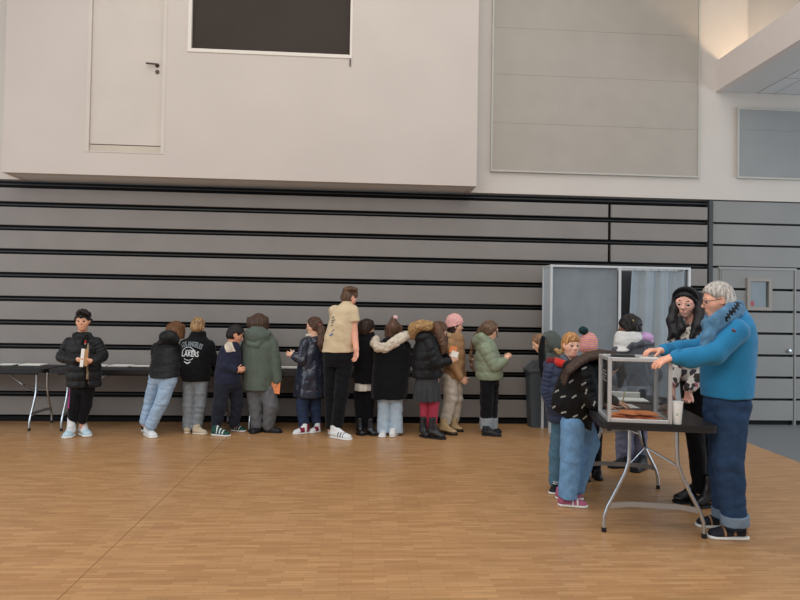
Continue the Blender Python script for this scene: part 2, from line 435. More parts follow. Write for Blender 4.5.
# --- white projecting box above the bleachers, with a door and a dark window in it
BX0 = float(on_y(2, 165, YB)[0]); BX1 = float(on_y(476.5, 180, YB)[0]); ZB = 3.25; ZT = 7.6
ox = [float(on_y(85, 152, YB)[0]), float(on_y(164, 154, YB)[0]), float(on_y(187.5, 50, YB)[0]), float(on_y(352, 56, YB)[0])]
dz0 = float(on_y(125, 153, YB)[2]); wz0 = float(on_y(270, 54, YB)[2]); dz1, wz1 = dz0+2.12, wz0+1.25
wl = MB()
for a, b_, c_, d_ in ((BX0, ox[0], ZB, ZT), (ox[0], ox[1], ZB, dz0), (ox[0], ox[1], dz1, ZT), (ox[1], ox[2], ZB, ZT), (ox[2], ox[3], ZB, wz0), (ox[2], ox[3], wz1, ZT), (ox[3], BX1, ZB, ZT)):
    wl.box((a, YB, c_), (b_, YB+.12, d_))
wl.box((BX1-.1, YB+.12, ZB), (BX1, YW+.15, ZT)); wl.box((BX0, YB+.12, ZB), (BX0+.1, YW+.15, ZT)); sf = MB(); sf.box((BX0+.1, YB+.12, ZB), (BX1-.1, YW+.15, ZB+.1)); tag(sf.build('trim_4', noisy('soffit_bounce_tone', (196, 196, 194), .7, .03, k=1.15)), kind='structure')  # soffit: same wall paint, bounce light put in as a brighter, cooler colour
bmesh.ops.remove_doubles(wl.bm, verts=wl.bm.verts[:], dist=1e-4)
tag(wl.build('wall_upper', M_white), kind='structure')
d2 = empty('door_2', (ox[0], YB, dz0)); tag(d2, kind='structure')
M_door = noisy('cream_door_paint', (202, 192, 182), .6, .03, scale=2, k=1.0)
M_jamb = noisy('jamb_paint', (204, 195, 185), .6, .03, scale=2, k=1.0)
mb = MB(); mb.box((ox[0]+.049, YB+.02, dz0+.112), (ox[1]-.049, YB+.06, dz1-.04)); child(mb, 'door_leaf', M_door, d2)
mb = MB(); mb.box((ox[0], YB-.006, dz0), (ox[0]+.045, YB+.1, dz1)); mb.box((ox[1]-.045, YB-.006, dz0), (ox[1], YB+.1, dz1)); mb.box((ox[0]+.045, YB-.006, dz1-.03), (ox[1]-.045, YB+.1, dz1)); mb.box((ox[0]+.045, YB-.006, dz0), (ox[1]-.045, YB+.1, dz0+.012)); child(mb, 'door_frame', M_jamb, d2)
mb = MB(); mb.box((ox[0]+.05, YB+.012, dz0+.012), (ox[1]-.05, YB+.08, dz0+.098)); child(mb, 'sill', noisy('sill_paint', (196, 184, 170), .7, .06, scale=3, k=1.0), d2)
mb = MB(); mb.box((ox[0]+.045, YB+.085, dz0), (ox[1]-.045, YB+.1, dz1)); child(mb, 'back_board', M_lip, d2)
hx = on_y(157, 65, YB); lx = on_y(157, 71.5, YB)
mb = MB(); hy = YB+.02
mb.tube([(hx[0], hy, hx[2]), (hx[0], hy-.05, hx[2])], .012); mb.tube([(hx[0]+.005, hy-.05, hx[2]), (hx[0]-.13, hy-.05, hx[2]+.008)], .011); mb.tube([(hx[0], hy-.008, hx[2]), (hx[0], hy, hx[2])], .028, 14)
child(mb, 'handle', plain('dark_bronze', (70, 60, 54), .35, .6), d2, smooth=True)
mb = MB(); mb.tube([(lx[0], hy-.012, lx[2]), (lx[0], hy, lx[2])], .026, 14); child(mb, 'lock', plain('dark_bronze', (70, 60, 54), .35, .6), d2)
w1 = empty('window_1', (ox[2], YB, wz0)); tag(w1, kind='structure')
mb = MB(); mb.box((ox[2]+.04, YB+.05, wz0+.03), (ox[3]-.03, YB+.056, wz1)); child(mb, 'pane', noisy('dark_pane', (58, 50, 44), .55, .06, scale=1.2, k=1.0, spec=.15), w1)
mb = MB(); mb.box((ox[2], YB-.008, wz0), (ox[2]+.045, YB+.07, wz1)); mb.box((ox[3]-.03, YB-.008, wz0), (ox[3], YB+.07, wz1)); mb.box((ox[2], YB-.012, wz0-.015), (ox[3], YB+.07, wz0+.03)); child(mb, 'window_frame', noisy('window_frame_white', (222, 214, 204), .6, .02, k=1.0), w1)
mb = MB(); mb.box((ox[3]-.03, YB-.02, wz0-.12), (ox[3]-.015, YB-.005, wz0-.03)); child(mb, 'latch', M_lip, w1)

# --- recessed white wall above, right of the box, and the strip at the far left
X_PIL = float(on_y(748, 20, YW)[0]); X_FA = float(on_y(715, 80, YW)[0]); ZF0 = float(on_y(715, 92, YW)[2]); ZF1 = float(on_y(715, 62, YW)[2])
mb = MB(); mb.box((BX1, YW, ZB), (11, YW+.15, ZF0+.02)); mb.box((BX1, YW, ZF0+.02), (X_PIL, YW+.15, ZT)); mb.box((-9, YW+.01, ZB), (BX0, YW+.15, ZT)); mb.box((X_PIL-.12, YW+.15, ZF0), (X_PIL, YW+1.6, ZT)); mb.box((X_PIL-.1, YW+1.6, ZF0), (11, YW+1.7, ZT))
tag(mb.build('wall_upper_back', M_white2), kind='structure')
# --- lower ceiling on the right with its fascia
mb = MB(); mb.box((X_FA, -3, ZF0), (X_FA+.1, YW, ZF1)); tag(mb.build('trim_3', noisy('fascia_paint', (214, 204, 198), .8, .02, k=1.0)), kind='structure')
mb = MB(); mb.box((X_FA+.1, -3, ZF0), (11, YW, ZF0+.12)); tag(mb.build('ceiling', noisy('ceiling_paint', (206, 207, 206), .85, .02, k=1.0)), kind='structure')
mb = MB(); mb.box((X_FA+.62, -3, ZF0-.006), (11, YW-.03, ZF0-.001)); tag(mb.build('ceiling', M_ctile), kind='structure')

# --- cloth-covered acoustic panels on the white wall
def acoustic(x0, x1, z0, z1, seams, label, mat):
    t = empty('acoustic_panel', (x0, YW, z0)); tag(t, label, 'wall panel', 'acoustic panels on the white wall')
    edges = [z0]+seams+[z1]
    mb = MB()
    for a, b_ in zip(edges, edges[1:]): mb.box((x0+.012, YW-.032, a+.0012), (x1-.012, YW-.004, b_-.0012))
    child(mb, 'cloth_face', mat, t)
    mb = MB(); w = .024
    mb.box((x0, YW-.045, z0), (x0+w, YW-.002, z1)); mb.box((x1-w, YW-.045, z0), (x1, YW-.002, z1)); mb.box((x0+w, YW-.045, z0), (x1-w, YW-.002, z0+w)); mb.box((x0+w, YW-.045, z1-w), (x1-w, YW-.002, z1))
    child(mb, 'frame', M_trim, t)
a0 = on_y(490.5, 172, YW-.04); a1 = on_y(699.5, 177, YW-.04)
sz = [float(on_y(600, y, YW)[2]) for y in (127, 79, 33)]
acoustic(a0[0], a1[0], (a0[2]+a1[2])/2, 6.65, sz+[sz[-1]+.68], 'large beige acoustic panel hung high between the white box and the fascia', M_acou)
a0 = on_y(737.5, 178, YW-.04); a1 = on_y(737.5, 107.5, YW-.04)
acoustic(a0[0], 8.6, a0[2], a1[2], [float(on_y(760, 131, YW)[2])], 'grey acoustic panel below the low ceiling, above the clad door', noisy('acoustic_cloth_grey', (150, 152, 152), .9, .03, scale=3, spec=.1, k=1.0))

# ------------------------------------------------------------------ tables
def rrect(x0, x1, y0, y1, r, n=6):
    P = []
    for cx, cy, a in ((x1-r, y1-r, 0), (x0+r, y1-r, 90), (x0+r, y0+r, 180), (x1-r, y0+r, 270)):
        for i in range(n+1):
            q = math.radians(a+90*i/n); P.append((cx+r*math.cos(q), cy+r*math.sin(q)))
    return P
def folding_table(cx, cy, rz, L, W, H, label, inset=.22, group=None, flare=0.0, topc=None):
    """folding table whose long side runs along local x; S-bent steel legs in pairs at the two ends"""
    flares = flare if isinstance(flare, tuple) else (flare, flare)
    t = empty('folding_table', (cx, cy, 0), rz); tag(t, label, 'table', group)
    mb = MB(); mb.prism(rrect(-L/2, L/2, -W/2, W/2, .05), 'z', H-.018, H); mb.prism(rrect(-L/2+.004, L/2-.004, -W/2+.004, W/2-.004, .05), 'z', H-.05, H-.018)
    mb.build('tabletop', topc or M_blackp, t)
    mb = MB()
    for s in (-1, 1): mb.box((-L/2+.1, s*(W/2-.07)-.012, H-.075), (L/2-.1, s*(W/2-.07)+.012, H-.05))
    mb.build('side_rail', plain('rail_black', (20, 20, 22), .5), t)
    for e in (-1, 1):
        ins = inset if not isinstance(inset, tuple) else inset[0 if e < 0 else 1]
        x = e*(L/2-ins); flare = flares[0] if e < 0 else flares[1]
        for s in (-1, 1):
            prof = [(H-.05, .155), (H-.18, .155), (H*.62, .160), (H*.52, .185), (H*.36, .245), (H*.22, .30), (H*.13, .322), (.03,   .325)]
            pts = [(x+e*flare*(1-z/H), s*y*W/.74, z) for z, y in prof]
            mb = MB(); mb.tube(pts, .0135, 12); lg = mb.build('leg', M_steel, t, smooth=True)
            mb = MB(); mb.tube([(pts[-1][0], pts[-1][1], .032), (pts[-1][0], pts[-1][1], 0)], .0175, 12); mb.build('foot_cap', M_blackp, lg)
        xf = x+e*flare*.78
        mb = MB(); hw = .30*W/.74; mb.prism([(-hw, .165), (-hw*.55, .185), (hw*.55, .185), (hw, .165), (hw, .205), (hw*.5, .222), (-hw*.5, .222), (-hw, .205)], 'x', xf-.006, xf+.006); mb.build('leg_brace', plain('brace_grey', (150, 150, 150), .4, .5), t)
        mb = MB(); hy = .162*W/.74; jx = x-e*.24
        for s in (-1, 1): mb.tube([(x+e*flare*.4, s*hy, H*.60), (jx, 0, H*.70)], .007, 8)
        mb.tube([(jx, 0, H*.70), (jx-e*.22, 0, H-.052)], .010, 8); mb.build('hinge_strut', M_steel, t, smooth=True)
        mb = MB(); mb.tube([(x, -.2, H-.055), (x, .2, H-.055)], .012, 10); mb.build('pivot_bar', M_steel, t, smooth=True)
    return t
TY = 8.655
for x0, x1, lb in ((-6.16, -3.93, 'black folding table at the far left edge, leftmost along the bleachers'), (-3.885, -1.625, 'black folding table behind the boy in the open black puffer'), (-1.585, .66, 'black folding table behind the child in the green parka')):
    folding_table((x0+x1)/2+.085, TY, 0, x1-x0, .68, .765, lb, inset=.17, group='tables along the bleachers')
# near table, turned a little
TH = .80; TL = 1.70; _a, _b = on_z(602.5, 422.5, TH), on_z(718.5, 426, TH)
TU = nrm(v3(.212, .977, 0)); TV = v3(TU[1], -TU[0], 0); TWd = float(np.linalg.norm(_b-_a))
TC = (_a+_b)/2; TC[2] = 0; TC = TC+TU*(TL/2)
def tb(u, v, z=0): return TC+TU*u+TV*v+v3(0, 0, TH+z)      # u along the table (away from camera), v across (to the right)
trz = math.atan2(TU[1], TU[0])
folding_table(TC[0], TC[1], trz, TL, TWd, TH, 'near black folding table carrying the clear ballot box', inset=(.20, .28), flare=(.04, .04))
TA = np.array([TU, TV, UP])

# ------------------------------------------------------------------ on the near table
BH = .445; _a, _b = on_z(609.5, 422, TH), on_z(669.5, 424, TH); BS = float((_b-_a)@TV)
bo = _a+TV*(BS/2)+TU*(BS/2)+TU*.01; MROT = Matrix.Rotation(trz, 4, 'Z')
t = empty('ballot_box', bo, trz); tag(t, 'clear box with pale aluminium edges on the near black table', 'ballot box')
fr = MB(); w = .013; s2 = BS/2
for sx in (-1, 1):
    for sy in (-1, 1): fr.box((sx*s2-w, sy*s2-w, 0), (sx*s2+w, sy*s2+w, BH), .003)
for z in (w, BH-w):
    for s in (-1, 1):
        fr.box((-s2, s*s2-w, z-w), (s2, s*s2+w, z+w), .003); fr.box((s*s2-w, -s2, z-w), (s*s2+w, s2, z+w), .003)
fr.build('frame', M_alu, t)
G1 = glass_mat('clear_acrylic', (248, 250, 250), .04)
for s in (-1, 1):
    mb = MB(); mb.box((-s2+w, s*s2-.002, 2*w), (s2-w, s*s2+.002, BH-2*w)); mb.build('side_pane', G1, t)
    mb = MB(); mb.box((s*s2-.002, -s2+w, 2*w), (s*s2+.002, s2-w, BH-2*w)); mb.build('side_pane', G1, t)
mb = MB(); mb.box((-s2+w, -s2+w, 0), (s2-w, s2-w, .006)); mb.build('base_plate', plain('pale_base', (190, 184, 176), .5), t)
mb = MB(); mb.box((-s2+w, -s2+w, BH-.012), (s2-w, s2-w, BH-.006)); lid = mb.build('lid', G1, t)
mb = MB(); mb.box((-.05, .0, BH-.006), (.07, .15, BH+.012), .004); sl = mb.build('slot_counter', plain('counter_black', (40, 40, 42), .4), t)
mb = MB(); mb.box((-.12, -.16, BH-.006), (.02, -.03, BH-.003)); mb.build('lid_plate', plain('lid_plate_white', (212, 212, 210), .4), t)
# a dark printed block with pale lines on the left pane
mb = MB()
for i, (a, b_) in enumerate(((-.06, .12), (-.09, .10), (-.04, .13), (-.08, .08))): mb.box((a, s2+.0025, .33-.022*i), (b_, s2+.004, .343-.022*i))
mb.build('printed_lines', plain('print_pale', (104, 106, 106), .6), t)
er = random.Random(3)
for i in range(12):
    mb = MB(); mb.box((-.082, -.057, -.0012), (.082, .057, .0012), .0006)
    e = mb.build('envelope', M_orange, None, loc=bo+TU*er.uniform(-.10, .09)+TV*er.uniform(-.11, .11)+v3(0, 0, .0078+.0036*i)); e.rotation_euler = (er.uniform(-.02, .02), er.uniform(-.02, .02), trz+er.uniform(-.9, .9))
    tag(e, 'orange ballot envelope lying in the heap inside the clear ballot box', 'envelope', 'orange envelopes in the ballot box')
# register with white pages in a black binder, loose sheets, pot, cup
def flat_thing(name, mat, c, rz, sx, sy, sz, label, cat, group=None, bev=.001):
    mb = MB(); mb.box((-sx/2, -sy/2, 0), (sx/2, sy/2, sz), bev); o = mb.build(name, mat, None, loc=c); o.rotation_euler = (0, 0, rz); tag(o, label, cat, group); return o
rp = tb(.34, .02); t = empty('register_book', rp, trz); tag(t, 'open signing register with white page on black binder, behind the ballot box', 'book')
mb = MB(); mb.box((-.13, -.17, 0), (.13, .17, .012), .003); mb.build('binder', plain('binder_black', (24, 24, 28), .5), t)
mb = MB(); mb.box((-.11, -.15, .0125), (.11, .15, .022), .002); mb.build('page', M_paper, t)
flat_thing('paper_sheet', M_paper, tb(.02, -.14, .001), trz+.1, .24, .32, .002, 'white voters list sheet just behind the ballot box', 'paper')
t = empty('standing_sign', tb(.58, .04), trz); tag(t, 'low white strip sign with black ends across the far end of the table', 'sign')
mb = MB(); mb.box((-.02, -.13, .01), (.02, .13, .055), .003); mb.build('strip', M_paper, t)
for s in (-1, 1):
    mb = MB(); mb.box((-.03, s*.15-.025, 0), (.03, s*.15+.025, .085), .006); mb.build('end_block', plain('block_black', (22, 24, 32), .5), t)
t = empty('ink_pot', tb(.02, .235), trz); tag(t, 'small dark blue pot on table, seen through right side of the ballot box', 'pot')
mb = MB(); mb.lathe([(.03, 0), (.032, .01), (.032, .05), (.024, .058)], (0, 0, 0)); mb.build('jar', plain('navy_plastic', (40, 44, 84), .4), t, smooth=True)
mb = MB(); mb.lathe([(.026, .058), (.026, .078), (.02, .082)], (0, 0, 0)); mb.build('lid', plain('lid_black', (26, 26, 30), .4), t, smooth=True)
cp = on_z(677, 424, TH); cw = noisy('white_cup', (238, 240, 238), .6, .02, k=1.0)
t = empty('paper_cup', cp); tag(t, 'white paper cup on the near table, right of the ballot box', 'cup')
mb = MB(); mb.lathe([(.026, 0), (.028, .003), (.0385, .148), (.041, .15), (.041, .155), (.038, .155), (.036, .146), (.027, .012)], (0, 0, 0), 28); mb.build('cup_body', cw, t, smooth=True)
mb = MB(); gd = nrm(CAM-cp); 
for i in range(3): mb.box((-.008+.004*i, -.0327-.0004*i, .062+.006*i), (.006, -.031, .066+.006*i))
q = math.atan2(gd[0], -gd[1]); mb.xf(Matrix.Rotation(q, 4, 'Z')); mb.build('green_print', plain('print_green', (70, 160, 110), .6), t)

# ------------------------------------------------------------------ ballot papers on the far tables
def papers(px, py, w, d, n, label, rz=0.0, mat=None):
    p = on_z(px, py, .767); y = min(max(p[1], 8.36+d/2), 8.97-d/2)
    sc = y/p[1]; x = CAM[0]+(p[0])*sc
    t = MB(); r = random.Random(int(px))
    for i in range(n):
        a = r.uniform(-.012, .012); b_ = r.uniform(-.012, .012); t.box((-w/2+a, -d/2+b_, .0028*i), (w/2+a, d/2+b_, .0028*i+.0024))
    o = t.build('paper_stack', mat or M_paper, None, loc=(x, y, .766)); o.rotation_euler = (0, 0, rz); tag(o, label, 'paper', 'ballot papers on the far tables'); return o
papers(8, 362, .2, .2, 5, 'white ballot papers at the left edge of the photo, on the leftmost table', .05)
papers(33, 361, .28, .2, 6, 'wide white pile of ballot papers on right end of the leftmost table', -.06)
papers(101, 361, .16, .2, 5, 'white ballot papers just right of the boy in the open black puffer', .12)
papers(121, 361, .26, .22, 6, 'long white ballot papers midway between boy in open puffer and hooded child in light jeans', -.03)
papers(142, 361, .22, .2, 4, 'white ballot papers at the hip of the hooded child in light jeans', .04)
papers(289, 364, .24, .2, 6, 'white ballot papers beside the child in green parka, on its right', .06)
papers(226, 364, .20, .18, 5, 'white ballot papers in front of the boy in navy jacket', .1)

# ------------------------------------------------------------------ polling booth and bin
t = empty('voting_booth', (2.6, 8.4, 0)); tag(t, 'grey curtained polling booth with pale metal frame against the bleachers', 'voting booth')
BY0, BY1 = 8.36, 8.70; bz = float(at_depth(551, 265, float((on_z(550, 431.5)-CAM)@CF))[2])
bx = [float(on_y(551, 300, BY0)[0]), float(on_y(619.5, 300, BY0)[0]), float(on_y(689, 300, BY0)[0])]
M_cur = noisy('grey_curtain', (128, 136, 142), .85, .06, scale=5, bump=.1, bscale=90, spec=.15, k=1.0)
M_cur2 = noisy('pale_grey_curtain', (148, 160, 168), .6, .05, scale=5, bump=.08, bscale=90, spec=.3, k=1.0)
M_bpole = noisy('booth_pole_white', (206, 210, 212), .35, .03, metal=.2, k=1.0)
for x in bx:
    for y in (BY0, BY1):
        if y == BY1 and x == bx[1]: continue
        mb = MB(); mb.box((x-.016, y-.016, 0), (x+.016, y+.016, bz), .004); child(mb, 'pole', M_bpole, t)
for y in (BY0, BY1):
    mb = MB(); mb.box((bx[0], y-.014, bz-.03), (bx[2], y+.014, bz), .004); child(mb, 'top_rail', M_bpole, t)
for x in (bx[0], bx[2]):
    mb = MB(); mb.box((x-.013, BY0, bz-.03), (x+.013, BY1, bz), .004); child(mb, 'side_rail', M_bpole, t)
mb = MB(); mb.box((bx[0]-.006, BY0+.02, .75), (bx[0]+.006, BY1-.02, bz-.03)); child(mb, 'side_panel', noisy('panel_pale_blue', (190, 200, 208), .5, .02, k=1.0), t)
mb = MB(); mb.box((bx[2]-.006, BY0+.02, .55), (bx[2]+.006, BY1-.02, bz-.03)); child(mb, 'side_panel', M_cur, t)
mb = MB(); mb.box((bx[0]+.02, BY1-.005, .95), (bx[2]-.02, BY1+.005, bz-.04)); child(mb, 'back_panel', noisy('booth_dark', (66, 68, 72), .8, .05, k=1.0), t)
def curtain(x0, x1, z0, z1, amp, waves, y, name='curtain', skew=0.0, mat=None):
    mb = MB(); rr = random.Random(int(x0*100)); ph = [rr.uniform(0, 6) for _ in range(4)]
    def fn(u, v):
        z = z0+(z1-z0)*v; uu = u
        x = x0+(x1-x0)*u+skew*(1-v)*(1-u)
        f = amp*(.35+.65*(1-v*.6))*(math.sin(uu*waves*6.283+ph[0])+.4*math.sin(uu*waves*2.3*6.283+ph[1]+v*1.5)+.3*math.sin(v*4+ph[2]+uu*9))
        return (x, y+f, z)
    mb.grid(fn, 120, 24); o = child(mb, name, mat or M_cur, t, smooth=False)
    o.data.polygons.foreach_set('use_smooth', [True]*len(o.data.polygons))
    return o
curtain(bx[0]+.018, bx[1]-.018, .40, bz-.012, .010, 2.2, BY0+.03)
curtain(float(on_y(632, 300, BY0)[0]), bx[2]-.022, .42, bz-.05, .034, 3.3, BY0+.035, skew=-.09, mat=M_cur2)
mb = MB()
for i in range(7):
    x = float(on_y(636+8*i, 300, BY0)[0]); mb.box((x-.006, BY0+.0, bz-.055), (x+.006, BY0+.03, bz-.028))
child(mb, 'curtain_hook', M_bpole, t)

bl = on_z(523.5, 429.5); b2 = bl[1]
BX_0 = 2.35; BX_1 = 2.97
t = empty('wheelie_bin', ((BX_0+BX_1)/2, 8.87, 0)); tag(t, 'dark grey lidded waste bin standing at the left side of the booth', 'bin')
M_bin = noisy('bin_plastic', (78, 86, 92), .5, .06, scale=4, k=1.0); M_binl = noisy('bin_lid', (84, 88, 92), .5, .06, scale=4, k=1.0)
mb = MB(); rr_ = lambda x0, x1, y0, y1, z: [mb.bm.verts.new((x, y, z)) for x, y in rrect(x0, x1, y0, y1, .04, 4)]
r1 = rr_(BX_0+.05, BX_1-.05, 8.755, 8.99, 0); r2 = rr_(BX_0+.02, BX_1-.02, 8.735, 9.02, .76); n = len(r1)
for i in range(n): mb.bm.faces.new((r1[i], r1[(i+1) % n], r2[(i+1) % n], r2[i]))
mb.bm.faces.new(r1[::-1]); mb.bm.faces.new(r2)
for x in (BX_0+.16, BX_0+.42): mb.box((x-.012, 8.735, .06), (x+.012, 8.76, .72))
child(mb, 'bin_body', M_bin, t)
mb = MB(); mb.box((BX_0, 8.722, .75), (BX_1, 9.035, .80), .012); mb.prism([(BX_0+.02, .80), (BX_0+.13, .90), (BX_1-.13, .90), (BX_1-.02, .80)], 'y', 8.735, 9.025); child(mb, 'lid', M_binl, t)
# ------------------------------------------------------------------ people
class Per:
    """one person: the joints are read off the photograph and stand at the depth of the feet; d = metres further away"""
    def __init__(s, gx, gy, label, group=None, h=.007, skin=(226, 178, 150), dz=0.0, sname='fair'):
        g = on_z(gx, gy); s.zc = float((g-CAM)@CF)+dz; s.s = s.zc/FPX; s.h = h
        s.org = at_depth(gx, gy, s.zc); s.org[2] = 0.0
        s.label = label; s.group = group; s.body = []; s.kids = []; s.skin = skinm('skin_'+sname, skin); s.root = None
    def J(s, px, py, d=0.0):
        z = s.zc+d; return CAM+CF*z+(CR*(px-400)-CU*(py-300))*(z/FPX)
    def floor_d(s, px, py): return float((on_z(px, py)-CAM)@CF)-s.zc
    # primitives in pixels
    def cone(s, a, b, r1, r2, k=.012, **kw): return p_cone(s.J(*a), s.J(*b), r1*s.s, r2*s.s, k, **kw)
    def chain(s, pts, k=.012, **kw): return [s.cone(a[:3], b[:3], a[3], b[3], k, **kw) for a, b in zip(pts, pts[1:])]
    def ell(s, c, r, k=.012, op='u', ax=None): return p_ell(s.J(*c), np.array(r)*s.s, ax if ax is not None else np.array([CR, CF, CU]), k, op)
    def loft(s, rows, k=.02, **kw):
        """rows: (y, x_left, x_right, half depth in px, depth centre in m)"""
        R = []
        for r in rows:
            y, xl, xr, hd = r[:4]; d = r[4] if len(r) > 4 else 0.0
            g = (s.zc+d)/FPX
            R.append((-(y-300)*g, ((xl+xr)/2-400)*g, (xr-xl)/2*s.s, s.zc+d, hd*s.s))
        return p_loft(R, k, **kw)
    def part(s, name, prims, mat, h=None, disp=None, paint=None, label=None):
        s.kids.append(('sdf', name, prims, mat, h or s.h, disp, paint, label, None)); return len(s.kids)-1
    def sub(s, idx, name, prims, mat, h=None, disp=None, label=None):
        s.kids.append(('sdf', name, prims, mat, h or s.h, disp, None, label, idx))
    def half(s, pt, n, lo, hi, k=.004): return p_half(pt, n, lo, hi, k)
    # head
    def head(s, px, py, d, hh, yaw, pitch=0.0, roll=0.0, ears=(1, 1), brow=(70, 50, 40), eyes=True, eye=(60, 40, 30), lips=(186, 104, 98), jaw=1.0, neck=None, nr=None, glasses=False, male=False, fit=1.0, look=-.10, er=.072):
        py += .045*hh*fit; hh *= 1-.055*fit
        c = s.J(px, py, d); H = hh*s.s; s.H = H; s.hc = c
        ya, pi_, ro = (math.radians(v) for v in (yaw, pitch, roll))
        f = -FH*math.cos(ya)+RH*math.sin(ya); sd = np.cross(f, UP)          # sd: image-right side when the face is towards us... person's right
        u = UP*math.cos(pi_)+f*math.sin(pi_); f = f*math.cos(pi_)-UP*math.sin(pi_)
        sd2 = sd*math.cos(ro)+u*math.sin(ro); u = u*math.cos(ro)-sd*math.sin(ro); sd = sd2
        s.f, s.sd, s.u = f, sd, u; A = np.array([sd, f, u]); s.A = A
        q = lambda x, y, z: c+(sd*x+f*y+u*z)*H
        s.q = q; E = lambda p, r, k=.012, op='u': p_ell(q(*p), np.array(r)*H, A, k, op)
        L = lambda a, b, r1, r2, k=.006, **kw: p_cone(q(*a), q(*b), r1*H, r2*H, k, **kw)
        s.E, s.L = E, L
        B = [E((0, -.05, .13), (.335, .40, .365)), E((0, .08, -.13), (.265*jaw, .285, .33), .03), E((0, .215, -.385), (.12*jaw, .10, .085), .04),
             E((.17, .14, -.06), (.13, .16, .14), .03), E((-.17, .14, -.06), (.13, .16, .14), .03)]
        B += [L((-.2, .27, .115), (.2, .27, .115), .05, .05, .02)]
        if eyes:
            for t in (-1, 1): B.append(E((t*.135, .40, .045), (.085, .07, .05), .02, 's'))
        B += [L((0, .335, .09), (0, .425, -.075), .028, .05, .015), L((-.055, .36, -.085), (.055, .36, -.085), .033, .033, .012)]
        B += [L((-.07, .335, -.205), (.07, .335, -.205), .03, .03, .015), L((-.055, .335, -.25), (.055, .335, -.25), .03, .03, .015)]
        for t, on in zip((-1, 1), ears):
            if on:
                B += [E((t*.335, -.04, .0), (.035, .085, .125), .01), E((t*.365, -.005, .01), (.03, .035, .075), .01, 's')]
        if neck is not None:
            nb = s.J(*neck[:3]); nrad = (nr or hh*.24)*s.s
            B.append(p_cone(q(0, -.10, -.20), nb, nrad*.95, nrad*1.05, .03))
        s.body += B
        if eyes:
            for t in (-1, 1):
                s.kids.append(('eye', q(t*.135, .285, .035), f*.9+sd*t*.12+u*look, er*H, eye))
                s.body.append(p_cone(q(t*.07, .355, .095), q(t*.20, .33, .085), .022*H, .02*H, .006))
                s.kids.append(('sdf', 'eyebrow', [L((t*.065, .352, .140), (t*.14, .340, .158), .010, .013), L((t*.14, .340, .158), (t*.21, .285, .140), .013, .008)], hairm('brow_%d_%d_%d' % brow, brow), .0028, None, None, None, None))
            s.kids.append(('sdf', 'lips', [L((-.085, .345, -.222), (0, .372, -.212), .012, .020), L((.085, .345, -.222), (0, .372, -.212), .012, .020), L((-.06, .352, -.245), (.06, .352, -.245), .020, .020)], noisy('lip_%d_%d_%d' % lips, lips, .45, .08, scale=30), .0028, None, None, None, None))
    def cap(s, grow=.045, theta=35, off=.20, back=-.34, extra=(), lo=-.5, k=.02, top=0.0, wide=0.0, side=.0, pre=(), ear=False):
        """short hair: swollen skull with the face cut out"""
        E = s.E; H = s.H; q = s.q
        P = [E((0, -.05, .13+top*.5), (.335+grow+wide, .40+grow, .365+grow+top*.5), k), E((0, -.16, -.08), (.315+grow+wide, .28+grow, .30+grow*.5), .03)]
        th = math.radians(theta); c = s.hc; far = 1.2*H
        n = s.f*math.cos(th)-s.u*math.sin(th)
        P += list(pre)
        P.append(Prim(lambda X: ((X-c)@n)-off*H, c-far, c+far, .012, 'i'))
        P.append(Prim(lambda X: -((X-c)@(s.u*.95-s.f*.3))+back*H, c-far, c+far, .01, 'i'))
        if ear:
            for t in (-1, 1): P.append(E((t*.39, .0, -.03), (.13, .12, .16), .012, 's'))
        P += list(extra)
        return P
    def hair_disp(s, amp=.006, fr=26, seed=0):
        c, f, sd, u = s.hc, s.f, s.sd, s.u
        w = wave_disp(1.0, 60, seed)
        def fn(P):
            q = P-c; a = np.arctan2(q@sd, -(q@f)+1e-6)
            return .55*amp*np.sin(a*fr+2.0*np.sin((q@u)*30)+1.5*w(P))
        return fn
    # hands: wrist joint, finger direction, palm normal (towards what is held), thumb side
    def hand(s, wr, dirv, pn, L, curl=.5, thumb=1, spread=.10, tcurl=.4):
        w = np.asarray(wr, float); d = nrm(dirv); n = nrm(np.asarray(pn, float)-d*(np.asarray(pn, float)@d)); sd = np.cross(d, n)*thumb
        B = []
        for x in (-.17, -.06, .06, .17):
            B.append(p_cone(w+d*.02*L+sd*x*.6*L, w+d*.44*L+sd*x*L, .062*L, .062*L, .02*L/.15))
        for i, (x, ln) in enumerate(((.17, .40), (.06, .46), (-.055, .43), (-.165, .33))):
            p = w+d*.46*L+sd*x*L; dd = nrm(d+sd*x*spread*5); nn = n
            r0 = .054*L
            for frac, bend in ((.44, 38), (.31, 48), (.25, 32)):
                a = math.radians(bend*curl); dn = dd*math.cos(a)+nn*math.sin(a); nn = nn*math.cos(a)-dd*math.sin(a); dd = dn
                e = p+dd*ln*frac*L; B.append(p_cone(p, e, r0, r0*.9, .003)); p = e; r0 *= .9
        p = w+d*.14*L+sd*.16*L; td = nrm(d*.62+sd*.62+n*.35)
        for ln, r0, b in ((.20, .070, 0), (.17, .058, 20), (.13, .05, 25)):
            a = math.radians(b*tcurl*2); td = nrm(td*math.cos(a)+(d*.7+n*.5)*math.sin(a)); e = p+td*ln*L; B.append(p_cone(p, e, r0*L, r0*.88*L, .006)); p = e
        s.body += B
    def limb(s, pts, k=.012, bare=False):
        """skin limb through (x, y, d, radius px)"""
        n = len(pts)
        s.body += s.chain([(x, y, d, r*(.68 if i < n-1 or n > 9 else .95)) if not bare else (x, y, d, r) for i, (x, y, d, r) in enumerate(pts)], k)
